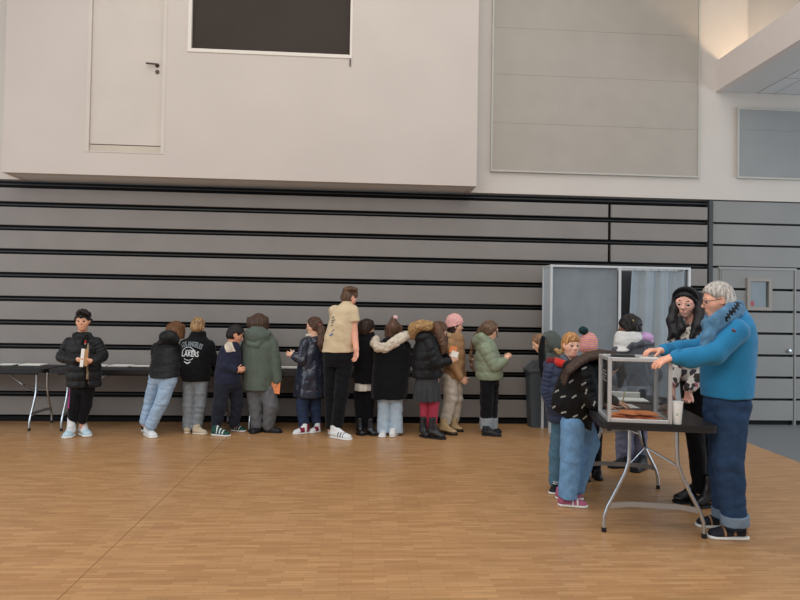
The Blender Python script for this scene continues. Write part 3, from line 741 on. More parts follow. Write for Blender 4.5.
    def shoe(s, heel, toe, hp, mat, sole, ankle=None, w=3.6, high=0.0, stripe=None, lace=None, accent=None, soleh=1.0):
        """heel and toe: px positions where the sole meets the floor"""
        a = on_z(*heel); b = on_z(*toe)
        # keep the shoe near the person's depth
        ln = np.linalg.norm(b-a); d = nrm(b-a); s_ = np.cross(d, UP); W = w*s.s; A = np.array([d, s_, UP])
        a = a+v3(0, 0, 0); m = (a+b)/2; lo = np.minimum(a, b)-.15; hi = np.maximum(a, b)+.15; hi[2] = .5
        Hh = .020*soleh*s.s/.0122*1.0
        Hh = max(.016, min(.03, .022*soleh))
        sole_p = [p_cone(a+d*W*.9+UP*Hh*.5, b-d*W*1.15+UP*Hh*.5, W*.92, W*1.12, .004, flat=(UP, .5)), Prim(lambda P: P[..., 2]-Hh, lo, hi, .004, 'i'), Prim(lambda P: .001-P[..., 2], lo, hi, .003, 'i')]
        hh = hp*s.s
        up = [p_cone(a+d*W*1.0+UP*(hh*.45), b-d*W*1.2+UP*(hh*.22), W*.86, W*.98, .02, flat=(UP, .75)), p_cone(a+d*W*.95+UP*hh*.45, a+d*W*1.05+UP*hh*(1.0+high), W*.86, W*.82, .02),
              p_cone(a+d*W*1.2+UP*hh*.85, b-d*W*1.8+UP*hh*.32, W*.62, W*.60, .02), Prim(lambda P: Hh*.8-P[..., 2], lo, hi, .003, 'i'), Prim(lambda P: (P-(a+UP*hh*(1.08+high)))@nrm(UP*1.0-d*.12), lo, hi, .004, 'i')]
        paint = []
        if accent:
            for am, fn in accent: paint.append((am, (lambda fn: lambda X: fn((X-a)@d/ln, (X-a)@s_/W, X[:, 2]/hh))(fn)))
        i = s.part('shoe', up, mat, h=min(s.h, .005), paint=paint or None)
        s.sub(i, 'sole', sole_p, sole, h=min(s.h, .005))
        if lace is not None:
            lp = []
            for t in (.38, .48, .58):
                c0 = a+d*ln*t+UP*hh*(1.06-.85*t+.16)
                lp.append(p_cone(c0-s_*W*.5, c0+s_*W*.5, .004, .004, .003))
            s.sub(i, 'laces', lp, lace, h=.0035)
        return i
    def finish(s):
        V, Q = sdf_verts(s.body, s.h)
        me = np_mesh('person', V-s.org, Q); r = link('person', me, s.skin, None, s.org); s.root = r
        tag(r, s.label, 'person', s.group)
        objs = []
        for kd in s.kids:
            if kd[0] == 'sdf':
                _, name, prims, mat, h, disp, paint, label, idx = kd
                par = r if idx is None else objs[idx]
                o = sdf_obj(name, prims, mat, par, s.org, h, disp, paint)
                if label: o['label'] = label
                objs.append(o)
            elif kd[0] == 'eye':
                _, c, f, rad, col = kd
                bm = bmesh.new(); bmesh.ops.create_uvsphere(bm, u_segments=16, v_segments=12, radius=rad)
                M = Vector(tuple(f)).to_track_quat('Z', 'Y').to_matrix().to_4x4(); bmesh.ops.transform(bm, matrix=Matrix.Translation(Vector(tuple(c-s.org)))@M, verts=bm.verts[:])
                me = bpy.data.meshes.new('eye'); bm.to_mesh(me); bm.free()
                o = link('eye', me, noisy('sclera', (225, 218, 212), .3, .02), r); me.materials.append(noisy('iris_%d_%d_%d' % col, col, .2, .1, k=1.0)); fv = Vector(tuple(nrm(f)))
                for p in me.polygons:
                    p.use_smooth = True
                    if (p.center-Vector(tuple(c-s.org))).normalized().dot(fv) > .72: p.material_index = 1
                objs.append(o)
            elif kd[0] == 'mesh':
                o = kd[1](r, s.org, objs); objs.append(o)
        s.objs = objs
        return r
def puffer_arm(P, pts, n=4, amp=.007, k=.008):
    return [P.cone(a[:3], b[:3], a[3], b[3], k, quilt=(n, amp)) for a, b in zip(pts, pts[1:])]
def decal(name, o_target, pts_fn, mat, parent, org, faces, lift=.004):
    """thin print conformed to the cloth: pts (world) cast along -direction onto the target mesh"""
    pass
def text_mesh(txt, bold=0.0, shear=0.0, space=1.0):
    cu = bpy.data.curves.new('lettering', 'FONT'); cu.body = txt; cu.align_x = 'CENTER'; cu.align_y = 'CENTER'; cu.size = 1.0; cu.offset = bold; cu.shear = shear; cu.space_character = space; cu.resolution_u = 3
    o = bpy.data.objects.new('lettering', cu); C.objects.link(o); bpy.context.view_layer.update()
    me = bpy.data.meshes.new_from_object(o.evaluated_get(bpy.context.evaluated_depsgraph_get())); C.objects.unlink(o); bpy.data.objects.remove(o); bpy.data.curves.remove(cu)
    bm = bmesh.new(); bm.from_mesh(me); bmesh.ops.triangulate(bm, faces=bm.faces[:])
    V = np.array([v.co[:2] for v in bm.verts]); F = [[v.index for v in f.verts] for f in bm.faces]; bm.free(); bpy.data.meshes.remove(me)
    return V, F
def stamp(name, P, target, shapes, mat, cast, lift=.004, label=None):
    """shapes: list of (Nx2 array of photo pixels, faces); each point is cast along `cast` from the camera side onto target; all become ONE print"""
    dg = bpy.context.evaluated_depsgraph_get(); tree = BVHTree.FromPolygons([tuple(v.co) for v in target.data.vertices], [tuple(p.vertices) for p in target.data.polygons])
    VV, FF = [], []
    for V, F in shapes:
        b = len(VV); ok = []
        for x, y in V:
            w = P.J(x, y, -1.0)-P.org; hit = tree.ray_cast(Vector(tuple(w)), Vector(tuple(nrm(ray(x, y)))))
            if hit[0] is None: VV.append(None)
            else: VV.append(tuple(np.array(hit[0])-np.array(cast)*lift))
        FF += [[i+b for i in f] for f in F]
    FF = [f for f in FF if all(VV[i] is not None for i in f)]
    VV = [v if v is not None else (0, 0, 0) for v in VV]
    used = sorted({i for f in FF for i in f}); mp = {j: i for i, j in enumerate(used)}
    me = bpy.data.meshes.new(name); me.from_pydata([VV[i] for i in used], [], [[mp[i] for i in f] for f in FF]); me.update()
    o = link(name, me, mat, P.root)
    if label: o['label'] = label
    return o
def bars(x0, y0, x1, y1, w, n=3):
    """a stroke in photo pixels as a strip of quads"""
    d = np.array([x1-x0, y1-y0], float); L = np.linalg.norm(d); m = np.array([-d[1], d[0]])/L*w/2
    V = []; F = []
    for i in range(n+1):
        c = np.array([x0, y0])+d*i/n; V += [c+m, c-m]
    for i in range(n): F.append([2*i, 2*i+1, 2*i+3, 2*i+2])
    return np.array(V), F
M_sole = noisy('white_sole', (226, 226, 222), .6, .04, k=1.0)
M_bsole = noisy('black_sole', (24, 24, 26), .6, .1, k=1.0)
BLK = cloth('black_puffer', (14, 15, 18), .5, .3, spec=.28, k=1.0)
BLKW = cloth('black_wool', (13, 14, 18), .9, .25, k=1.0)
BLKP = cloth('black_trousers', (15, 16, 21), .9, .2, k=1.0)
GQ = 'people lined up along the bleachers'
Wd = lambda a, f, s=0: wave_disp(a, f, s)
CFN = nrm(CF)
# ---- 1 boy facing us, open black puffer
def boy_open_puffer():
    P = Per(76, 437, 'dark-haired boy facing us in open black puffer with pale blue high-top sneakers', GQ, h=.006, skin=(214, 160, 132), sname='tan')
    P.head(83, 320.3, 0, 19.5, 12, 6, ears=(1, 1), brow=(30, 24, 22), neck=(82, 335, .02), nr=4.2)
    P.limb([(67, 343, 0, 4), (59, 357, .02, 3.5), (78, 359.5, -.17, 2.4)]); P.limb([(98, 343, 0, 4), (104, 356, .02, 3.5), (93, 361, -.17, 2.4)])
    P.hand(P.J(78.5, 359.7, -.18), nrm(CR*1.0-CF*.25-CU*.15), CU*.3+CF*.9, .135, .7, thumb=-1); P.hand(P.J(92.5, 361, -.18), nrm(-CR*1.0-CF*.25+CU*.1), CU*.3+CF*.9, .135, .7, thumb=1)
    P.body += [P.loft([(338, 73.2, 91.8, 5.0), (350, 73.4, 92.6, 5.8), (370, 75.0, 92.0, 5.8), (388, 74.9, 91.1, 5.8)])]
    P.limb([(77, 388, 0, 6), (73.5, 406, .02, 4.5), (72, 429, .07, 2.6)]); P.limb([(88, 388, .02, 6), (85, 406, .05, 4.5), (81.7, 427.5, .09, 2.6)])
    P.part('hair', P.cap(.06, 30, .17, -.20, top=.06, ear=True, extra=[P.ell((78.8+2.2*i, 311.2+(i-2)**2*.55, d_), (2.6, 3.5, 2.2)) for i in range(5) for d_ in (-.07, -.01, .06)]), hairm('hair_black', (28, 24, 24)), disp=Wd(.011, 85))
    t = P.loft([(334.5, 77, 90, 5, .02), (338, 71, 96, 8), (345, 67, 99, 10), (360, 67, 100, 11), (375, 67, 100.5, 11.5), (386.5, 67, 100.5, 11)], quilt=(.105, .010, .03))
    op = Prim(lambda X: -(np.maximum(np.abs(((X-P.J(84, 360))@CR)-.0)-.024-.0004*0, 0)+np.maximum((X-P.J(84, 360, -.03))@CF, 0)-.0001), P.J(80, 332, -.4)-.1, P.J(89, 390, 0)+.1, .01, 'i')
    jk = [t]+puffer_arm(P, [(69.5, 342.5, 0, 5.6), (61.5, 357, 0, 5.3), (75.5, 360.5, -.15, 4.4)])+puffer_arm(P, [(96.5, 342.5, 0, 5.6), (103, 356, 0, 5.3), (94.5, 361, -.15, 4.4)])
    jk += [P.cone((76, 335.5, -.02), (88.5, 335.5, -.02), 3.4, 3.4), P.ell((82, 337, .1), (9, 5, 5)),
           p_box(P.J(83.8, 362, -.18), (1.3*P.s, .14, 34*P.s), np.array([CR, CF, CU]), .004, .012, 's'), P.ell((83.6, 339, -.12), (2.9, 6, 8.5), .01, 's')]
    P.part('jacket', jk, BLK, disp=Wd(.004, 40))
    P.part('shirt', [P.loft([(335.5, 79.5, 88, 5.5, -.0), (350, 74, 94, 8.2), (379, 74, 94, 8.6)])], cloth('red_shirt', (176, 48, 44), k=1.0),
           paint=[(cloth('cream_print', (196, 176, 150), k=1.0), lambda X: ((X-P.J(82, 343))@CU < 0))])
    tr = [P.ell((82, 387, 0), (10, 7.5, 7)), *P.chain([(77, 387, 0, 6.3), (73.8, 406, -.01, 5.2), (72, 423.5, .06, 4.2)], capb=True), *P.chain([(88, 387, .02, 6.3), (85.5, 406, .04, 5.2), (81.8, 421.5, .08, 4.2)], capb=True)]
    P.part('trousers', tr, BLKP, disp=Wd(.006, 34, 3), paint=[(cloth('pink_stripe', (176, 50, 132), k=1.0), lambda X: ((X-P.J(72, 400))@CR < .004) & (np.abs((X-P.J(72, 397))@CU) < .125))])
    lb = noisy('pale_blue_leather', (190, 216, 230), .5, .08, k=1.0); wh = noisy('white_leather', (226, 228, 228), .5, .04, k=1.0)
    ac = [(wh, lambda t, w_, z: ((t > .35) & (t < .62)) | ((z > .5) & (z < .8) & (t < .3)))]
    P.shoe((73, 435.6), (65, 439.2), 14, lb, M_sole, w=4.6, high=.35, accent=ac, lace=wh, soleh=1.3); P.shoe((80.5, 434.6), (89.5, 437.3), 13.5, lb, M_sole, w=4.4, high=.35, accent=ac, lace=wh, soleh=1.3)
    r = P.finish()
    for k, (x0, y0, x1, y1, dp, lb_, cat, m) in enumerate(((80.6, 343.5, 84.0, 372, -.20, 'tall white folded leaflet in the hands of the boy in the open puffer', 'paper', M_paper), (84.6, 344, 87.6, 371, -.205, 'tan folded leaflet in the hands of the boy in the open puffer', 'paper', noisy('tan_paper', (176, 132, 92), .8, .15, scale=14, k=1.0)))):
        a = P.J((x0+x1)/2, (y0+y1)/2, dp); mb = MB(); mb.box((-(x1-x0)/2*P.s, -.0025, -(y1-y0)/2*P.s*.62), ((x1-x0)/2*P.s, .0025, (y1-y0)/2*P.s*.62), .001)
        o = mb.build('leaflet', m, None, loc=a); o.rotation_euler = (-.15, 0, -.1+.3*k); tag(o, lb_, cat)
# ---- 2 child in hooded black puffer leaning on the table
def hooded_leaner():
    P = Per(150, 436, 'child in black hooded puffer and light jeans leaning over the table, brown bob', GQ, h=.007)
    P.head(176, 329.5, .30, 18.5, 170, 20, eyes=False, neck=(169, 341, .26))
    P.limb([(157, 347, .22, 4.5), (158, 366, .3, 4), (168, 373, .42, 2.6)]); P.limb([(175, 348, .24, 4.5), (177, 365, .3, 4), (180, 373, .45, 2.6)])
    for x, t in ((169, -1), (180.5, 1)): P.hand(P.J(x, 373, .44), nrm(CF-CU*.1), -CU, .135, .25, thumb=t)
    P.body += [P.loft([(345, 162, 173, 5, .24), (360, 160, 171, 5, .15), (375, 158, 170, 5, .03)])]
    P.limb([(156, 378, .0, 5.5), (150, 400, .05, 4.2), (144.5, 424, .05, 3.2)]); P.limb([(169, 378, -.02, 6), (162, 401, -.05, 4.6), (151, 426, -.03, 3.2)])
    E = P.E
    P.part('hair', P.cap(.06, 8, .12, -.62, extra=[P.loft([(325, 167.5, 184.5, 9, .29), (331, 165.5, 185, 10, .29), (338.5, 167, 184.5, 8.5, .28)], .03)], wide=.04), hairm('hair_brown', (116, 78, 48), rgb2=(70, 44, 28)), disp=P.hair_disp(.007, 22))
    jk = [P.loft([(340.5, 162, 177, 7.5, .25), (345, 156, 179, 10, .23), (355, 152.5, 179.5, 11.5, .17), (366, 151, 179.5, 12.5, .07), (377, 150.5, 178.5, 13, -.01)], quilt=(.098, .010, .02)),
          *puffer_arm(P, [(157.5, 348, .22, 6), (157, 364, .28, 5.6), (167, 372, .40, 4.6)]), *puffer_arm(P, [(174.5, 348, .24, 5.4), (176, 364, .28, 5), (179.5, 372, .42, 4.4)]),
          P.ell((168.5, 337, .15), (9.5, 6.5, 7), .03), P.ell((169.5, 334, .24), (6.5, 7, 6), .02, 's'), P.cone((161, 343, .14), (176, 340, .15), 3.6, 3.6, .02)]
    P.part('jacket', jk, BLK, disp=Wd(.004, 40, 2))
    lj = denim('light_denim', (158, 182, 206), (128, 156, 188), k=1.1)
    P.part('trousers', [P.ell((162.5, 377, 0), (12.5, 9, 8.5)), *P.chain([(156, 378, 0, 6.6), (150, 400, .05, 5.0), (144.5, 421, .05, 4.3)]), *P.chain([(169, 378, -.02, 8), (162, 401, -.05, 6.4), (151, 425, -.03, 5.2)])], lj, disp=Wd(.007, 36, 5))
    bl = noisy('black_shoe', (30, 30, 34), .5, .1, k=1.0); wh = noisy('white_leather', (226, 228, 228), .5, .04, k=1.0)
    P.shoe((144.5, 432), (146, 425.5), 9, bl, M_sole, w=3.8); P.shoe((146, 434), (154.5, 438.5), 10, wh, M_sole, w=4.4, accent=[(bl, lambda t, w_, z: (t < .16))])
    P.finish()
# ---- 3 blond boy with the lettered jacket
def lettered_jacket_boy():
    P = Per(194, 433, 'blond boy seen from behind in black jacket with white lettering on the back', GQ, h=.006)
    P.head(198, 325.8, .05, 18, 172, 14, eyes=False, neck=(197, 338, .05), roll=-4)
    P.limb([(185, 345, 0, 4.5), (183, 362, .12, 3.8), (190, 372, .3, 2.5)]); P.limb([(209, 346, 0, 4.5), (213, 361, .05, 3.8), (214, 366, .28, 2.5)])
    P.hand(P.J(190, 372, .3), nrm(CF), -CU, .135, .3, thumb=-1); P.hand(P.J(214, 366.3, .28), nrm(CF-CU*.3), -CU, .135, .4, thumb=1)
    P.body += [P.loft([(342, 189.6, 204.4, 5.0), (380, 188.5, 202.5, 5.8)])]
    P.limb([(190, 381, 0, 6), (188, 404, 0, 4.6), (188, 428, 0, 3.2)]); P.limb([(200, 381, 0, 6), (199, 404, 0, 4.6), (196, 428, 0, 3.2)])
    P.part('hair', P.cap(.045, 12, .08, -.30, top=.04, ear=True), hairm('hair_blond', (166, 134, 94), rgb2=(112, 84, 54)), disp=P.hair_disp(.005, 30))
    jk = [P.loft([(331.5, 191.5, 205.5, 6.5, .04), (337, 189, 206, 7, .03), (341, 184, 210, 9, .01), (350, 181.5, 212, 11), (362, 181.5, 211, 11.5), (374, 181, 210.5, 11.5), (380.5, 182.5, 209.5, 10.5)]),
          *P.chain([(186, 345, .02, 5.8), (183.5, 362, .12, 5.4), (189, 371, .27, 4.0)], .008), *P.chain([(208.5, 346, .02, 6), (213, 361, .06, 5.6), (214.3, 365.5, .25, 4.2)], .008)]
    P.part('jacket', jk, BLKW, disp=Wd(.005, 32, 8))
    P.part('trousers', [P.ell((195.5, 381, 0), (10.5, 8, 7)), *P.chain([(190, 381, 0, 6.6), (188.5, 404, 0, 5.4), (188, 427, 0, 4.8)]), *P.chain([(201, 381, 0, 6.8), (200, 404, 0, 6), (196.5, 427, 0, 5.2)])], denim('grey_denim', (138, 146, 152), (112, 122, 130), k=1.0), disp=Wd(.006, 36, 9))
    be = noisy('beige_suede', (196, 180, 156), .8, .08, k=1.0); bs = noisy('cream_sole', (214, 204, 186), .7, .04, k=1.0)
    P.shoe((187, 434), (188.5, 429), 8, be, bs, w=3.8); P.shoe((192.5, 434), (208, 434.5), 8.5, be, bs, w=4.0)
    P.finish()
    jo = [o for o in P.root.children if o.name.startswith('jacket')][0]
    sh = []
    V, F = text_mesh('LOS ANGELES', .02); w = V[:, 0].max()-V[:, 0].min()
    V = V/np.array([w, .72]); xx = V[:, 0]*21.5; ang = xx/26.0
    Vp = np.stack([191.8+26*np.sin(ang)+V[:, 1]*5.2*np.sin(ang), 370.2-26*np.cos(ang)-V[:, 1]*5.2*np.cos(ang)+xx*.10], 1); sh.append((Vp, F))
    mo = stamp('back_lettering', P, jo, sh, noisy('grey_print', (140, 148, 154), .7, .1, k=1.0), CFN, .006, 'grey arched lettering')
    sh = []
    V, F = text_mesh('LAKERS', .02, .15); w = V[:, 0].max()-V[:, 0].min(); V = V/np.array([w, .72])
    Vp = np.stack([190.2+V[:, 0]*17, 354.2-V[:, 1]*(5.0+1.2*np.abs(V[:, 0]))+V[:, 0]*.6], 1); sh.append((Vp, F))
    V, F = text_mesh('LOS ANGELES', .03); w = V[:, 0].max()-V[:, 0].min(); V = V/np.array([w, .72])
    sh.append((np.stack([190.5+V[:, 0]*10, 350.6-V[:, 1]*1.3], 1), F))
    n = 22
    for a0, a1 in ((-2.9, -.35), (.75, 2.35)):
        for i in range(n):
            q0 = a0+(a1-a0)*i/n; q1 = a0+(a1-a0)*(i+1)/n; sh.append(bars(188.6+6.2*math.cos(q0), 353.6+6.6*math.sin(q0), 188.6+6.2*math.cos(q1), 353.6+6.6*math.sin(q1), .55, 1))
    sh.append(bars(184.2, 361.3, 187.3, 363.2, .9)); sh.append(bars(187.3, 363.2, 190.6, 361.8, .9)); sh.append(bars(185.5, 363.0, 188.6, 363.6, .6))
    stamp('back_lettering', P, jo, sh, noisy('white_print', (222, 226, 230), .7, .03, k=1.0), CFN, .007, 'white team emblem with lettering')
# ---- 4 dark-haired boy in navy
def navy_boy():
    P = Per(222, 434, 'dark-haired boy bending right in navy jacket with cream shoulder patch', GQ, h=.006, skin=(206, 150, 122), sname='tan2')
    P.head(235.5, 334.2, .02, 19, 105, 22, brow=(28, 22, 22), neck=(232, 346, .02))
    P.limb([(226, 350, -.05, 4.2), (226, 367, -.09, 3.4), (237, 370.5, -.1, 2.5)]); P.limb([(236, 350, .13, 4.2), (240, 364, .16, 3.4), (241, 371, .04, 2.5)])
    P.hand(P.J(236.5, 370.5, -.1), nrm(CR+CU*.25), CF-CU*.2, .135, .55, thumb=1); P.hand(P.J(240.5, 371.5, .03), nrm(-CF*.8+CU*.3+CR*.2), -CR, .13, .6, thumb=-1)
    P.body += [P.loft([(346, 225.7, 235.3, 6.5), (382, 222.2, 234.8, 7.2)])]
    P.limb([(223, 384, -.05, 6.5), (219.5, 405, -.06, 4.8), (216, 428, -.05, 3.4)]); P.limb([(233, 384, .06, 6.2), (237, 403, .08, 4.8), (234.5, 425, .1, 3.2)])
    P.part('hair', P.cap(.055, 30, .14, -.24, top=.06, ear=True), hairm('hair_black', (28, 24, 24)), disp=P.hair_disp(.005, 26))
    cr = cloth('cream_patch', (206, 194, 176), k=1.0)
    jk = [P.loft([(341.5, 228, 238, 6, .02), (346, 222.5, 239.5, 9, .02), (353, 219, 240.5, 11, .02), (365, 216.5, 240.5, 12, .01), (376, 215, 240, 12), (383, 215.5, 239.5, 11.5)]),
          *P.chain([(226.5, 350.5, -.08, 6.2), (225.5, 366.5, -.12, 5.2), (234.5, 370, -.11, 3.6)], .008), *P.chain([(236, 350, .13, 5.5), (240, 364, .16, 4.8), (241.5, 369.5, .07, 3.6)], .008)]
    P.part('jacket', jk, cloth('navy_cloth', (38, 42, 62), k=1.0), disp=Wd(.005, 34, 11), paint=[(cr, lambda X: (((X-P.J(230.5, 345))@nrm(CR+CU*.45)) > -.038) & (((X-P.J(230.5, 345))@nrm(CR+CU*.45)) < .045) & (((X-P.J(230, 351))@CU) > 0) & (((X-P.J(230, 350))@CF) < .04))])
    P.part('trousers', [P.ell((228, 384, 0), (11, 9.5, 8)), *P.chain([(223, 385, -.05, 7.4), (219.8, 405, -.06, 6.4), (216, 425, -.05, 5)]), *P.chain([(233.5, 385, .06, 7), (237.5, 403, .08, 5.8), (234, 423, .1, 4.8)])], cloth('navy_trousers', (34, 37, 50), k=1.0), disp=Wd(.006, 34, 12))
    gr = noisy('green_leather', (30, 74, 66), .5, .1, k=1.0); wh = noisy('white_leather', (226, 228, 228), .5, .04, k=1.0)
    st = [(wh, lambda t, w_, z: (np.sin(t*40) > .55) & (t > .28) & (t < .7) & (z > .25))]
    P.shoe((211.5, 435), (230.5, 436.5), 9, gr, M_sole, w=4, accent=st); P.shoe((231.5, 430.5), (245.5, 432), 9, gr, M_sole, w=3.8, accent=st)
    P.finish()
# ---- 5 tall child, green parka, orange envelope
def green_parka():
    P = Per(262, 432, 'tallest child in sage green hooded parka holding an orange envelope low', GQ, h=.007)
    P.head(259, 323, .06, 20.5, 168, 18, eyes=False, neck=(258, 338, .04))
    P.limb([(247, 345, 0, 4.8), (246, 364, .12, 4), (250, 378, .26, 2.6)]); P.limb([(271, 345, 0, 4.8), (276, 363, 0, 4), (277.3, 380, -.04, 2.7)])
    P.hand(P.J(250, 378, .26), nrm(CF), -CU, .14, .4, thumb=-1); P.hand(P.J(277.3, 380.5, -.04), nrm(-CU), -CR, .14, .75, thumb=-1)
    P.body += [P.loft([(342, 251.7, 267.3, 5.8), (388, 251.7, 267.3, 6.5)])]
    P.limb([(254, 388, 0, 6.5), (256, 408, 0, 5), (257, 428, 0, 3.4)]); P.limb([(266, 388, 0, 6.5), (270, 406, -.02, 5), (269, 427, .0, 3.4)])
    P.part('hair', P.cap(.055, 4, .12, -.6, extra=[P.loft([(317, 247.5, 268, 9.5, .05), (323, 246.5, 269, 10, .04), (331, 248.5, 267.5, 8, .03)], .03)], wide=.02), hairm('hair_darkbrown', (84, 62, 50), rgb2=(52, 38, 32)), disp=P.hair_disp(.006, 24))
    gp = cloth('sage_parka', (92, 103, 94), .8, .12, k=1.0)
    jk = [P.loft([(331, 248, 270, 8, .02), (336, 245, 274, 9.5, .01), (345, 243, 276, 12), (360, 242.5, 275, 13), (376, 243, 274, 14), (389, 244, 272.5, 14)], rnd=.012),
          *P.chain([(247, 345, .02, 6), (246, 364, .12, 5.4), (250, 377, .23, 4.4)], .008), *P.chain([(271.5, 343.5, -.01, 6.2), (275.2, 362, -.02, 5.6), (277, 380, -.04, 4.5)], .008),
          P.ell((256.5, 335.5, -.07), (12.5, 8, 9), .03), P.ell((258, 330.5, .04), (8.2, 8.5, 7), .02, 's'), *P.chain([(245.5, 336, -.06, 2.6), (250, 344, -.12, 2.8), (257, 345.5, -.14, 2.8), (268, 333, -.07, 2.6)], .008)]
    P.part('jacket', jk, gp, disp=Wd(.006, 24, 14))
    P.part('trousers', [P.ell((260.5, 388, 0), (12, 9, 7.5)), *P.chain([(254.5, 389, 0, 7.8), (256, 408, 0, 6.8), (257, 426, 0, 5.4)]), *P.chain([(267, 389, -.01, 8), (271, 406, -.03, 7.2), (268.5, 425, -.01, 5.4)])], cloth('grey_jersey', (102, 104, 108), k=1.0), disp=Wd(.007, 32, 15))
    bs = noisy('black_shoe', (30, 30, 34), .5, .1, k=1.0)
    P.shoe((262, 431.5), (250, 434), 7.5, bs, M_bsole, w=3.9); P.shoe((264, 432), (282.5, 433), 8, bs, M_bsole, w=4)
    P.finish()
    a = P.J(275.6, 388, -.07); mb = MB(); mb.box((-4.6*P.s, -.002, -5.6*P.s), (4.6*P.s, .002, 5.6*P.s), .001); o = mb.build('envelope', M_orange, None, loc=a); o.rotation_euler = (0, .06, -.25); tag(o, 'orange ballot envelope hanging from the hand of the child in green parka', 'envelope')
# ---- 6 girl in shiny dark coat, ponytail
def shiny_coat_girl():
    P = Per(306, 432, 'girl with long ponytail and glasses in shiny dark navy coat', GQ, h=.006)
    P.head(314, 325.5, 0, 19, -98, 10, neck=(314, 338, 0), brow=(70, 50, 40))
    P.limb([(306, 343, -.06, 4.2), (303.5, 361, -.1, 3.4), (293.5, 355.5, -.12, 2.4)]); P.limb([(312, 343, .1, 4.2), (306, 361, .12, 3.4), (295, 357, .05, 2.4)])
    P.hand(P.J(293.5, 355.3, -.12), nrm(-CR+CU*.3), CF, .13, .6, thumb=-1); P.hand(P.J(295, 357, .05), nrm(-CR+CU*.2-CF*.4), CU, .13, .5, thumb=1)
    P.body += [P.loft([(342, 305.9, 317.1, 6.5), (395, 302.6, 317.4, 7.2)])]
    P.limb([(304, 392, -.05, 6), (302.5, 408, -.05, 4.6), (304.5, 428, -.05, 3.2)]); P.limb([(314, 392, .05, 6), (315, 408, .05, 4.6), (316, 426, .05, 3.2)])
    hm = hairm('hair_chestnut', (88, 62, 48), rgb2=(54, 38, 30))
    i = P.part('hair', P.cap(.045, 20, .16, -.26, extra=P.chain([(318.5, 325.5, -.01, 3.0), (321.5, 330, -.06, 4.2), (322.5, 337, -.10, 4.6), (321.5, 344, -.12, 4.0), (321, 350, -.12, 1.4)], .015)), hm, disp=P.hair_disp(.005, 26))
    P.sub(i, 'hair_tie', [p_cone(P.J(319.2, 325.0, -.055), P.J(319.8, 327.5, .03), .022, .022, .004)], cloth('pink_tie', (214, 96, 120), k=1.0))
    P.part('collar', [P.cone((309.5, 335.2, 0), (317, 335.2, 0), 4.2, 4.2, flat=(CU, .45))], cloth('cream_collar', (214, 204, 190), k=1.0))
    q = P.q
    fr = []
    for t in (-1, 1):
        for a in range(14):
            a0, a1 = a/14*6.283, (a+1)/14*6.283; fr.append(p_cone(q(t*.145+.105*math.cos(a0), .43, .03+.09*math.sin(a0)), q(t*.145+.105*math.cos(a1), .43, .03+.09*math.sin(a1)), .0022, .0022, .001))
        fr.append(p_cone(q(t*.25, .42, .05), q(t*.355, -.02, .05), .0022, .0022, .001))
    fr.append(p_cone(q(-.04, .44, .04), q(.04, .44, .04), .0022, .0022, .001))
    P.part('glasses', fr, plain('glasses_dark', (50, 46, 48), .3), h=.0024)
    coat = cloth('shiny_navy_coat', (28, 34, 52), .28, .35, spec=.6, k=1.0, bump=.5, bscale=16)
    jk = [P.loft([(337.5, 306, 320, 7), (342, 302.5, 322, 9.5), (352, 301, 323, 11.5), (365, 298.5, 324, 12.5), (380, 296, 324.5, 14), (396, 294.5, 325, 15)], rnd=.012, fold=(6, .008)),
          *P.chain([(305.5, 343.5, -.08, 5.4), (302.5, 360.5, -.12, 5), (295, 356.5, -.125, 3.6)], .008), *P.chain([(312, 343, .1, 5.4), (306, 361, .13, 5), (296.5, 358, .06, 3.6)], .008),
          P.ell((316, 341, .0), (7.5, 10, 4.5), .02)]
    P.part('jacket', jk, coat, disp=Wd(.008, 26, 17))
    dj = denim('dark_denim', (50, 62, 88), (36, 44, 66), k=1.0)
    P.part('trousers', [*P.chain([(304, 392, -.05, 6.4), (302.5, 408, -.05, 5.8), (304.5, 427, -.05, 4.6)]), *P.chain([(314, 392, .05, 6.4), (315, 408, .05, 5.4), (316.5, 425, .05, 4.4)])], dj, disp=Wd(.007, 38, 18))
    wh = noisy('white_leather', (226, 228, 228), .5, .04, k=1.0); rd = noisy('maroon_leather', (132, 30, 58), .5, .08, k=1.0)
    ac = [(rd, lambda t, w_, z: (t < .24) | ((t > .36) & (t < .62) & (z < .75)))]
    P.shoe((309.5, 433), (292.5, 434.5), 8.5, wh, M_sole, w=3.9, accent=ac); P.shoe((320.5, 431.5), (309, 433.5), 8, wh, M_sole, w=3.7, accent=ac)
    P.finish()
    a = P.J(291.6, 352.8, -.09); mb = MB(); mb.box((-.045, -.004, -.004), (.045, .004, .02), .002); o = mb.build('folded_paper', M_paper, None, loc=a); o.rotation_euler = (.3, -.5, .2); tag(o, 'small folded white paper in the hand of the girl with glasses', 'paper')
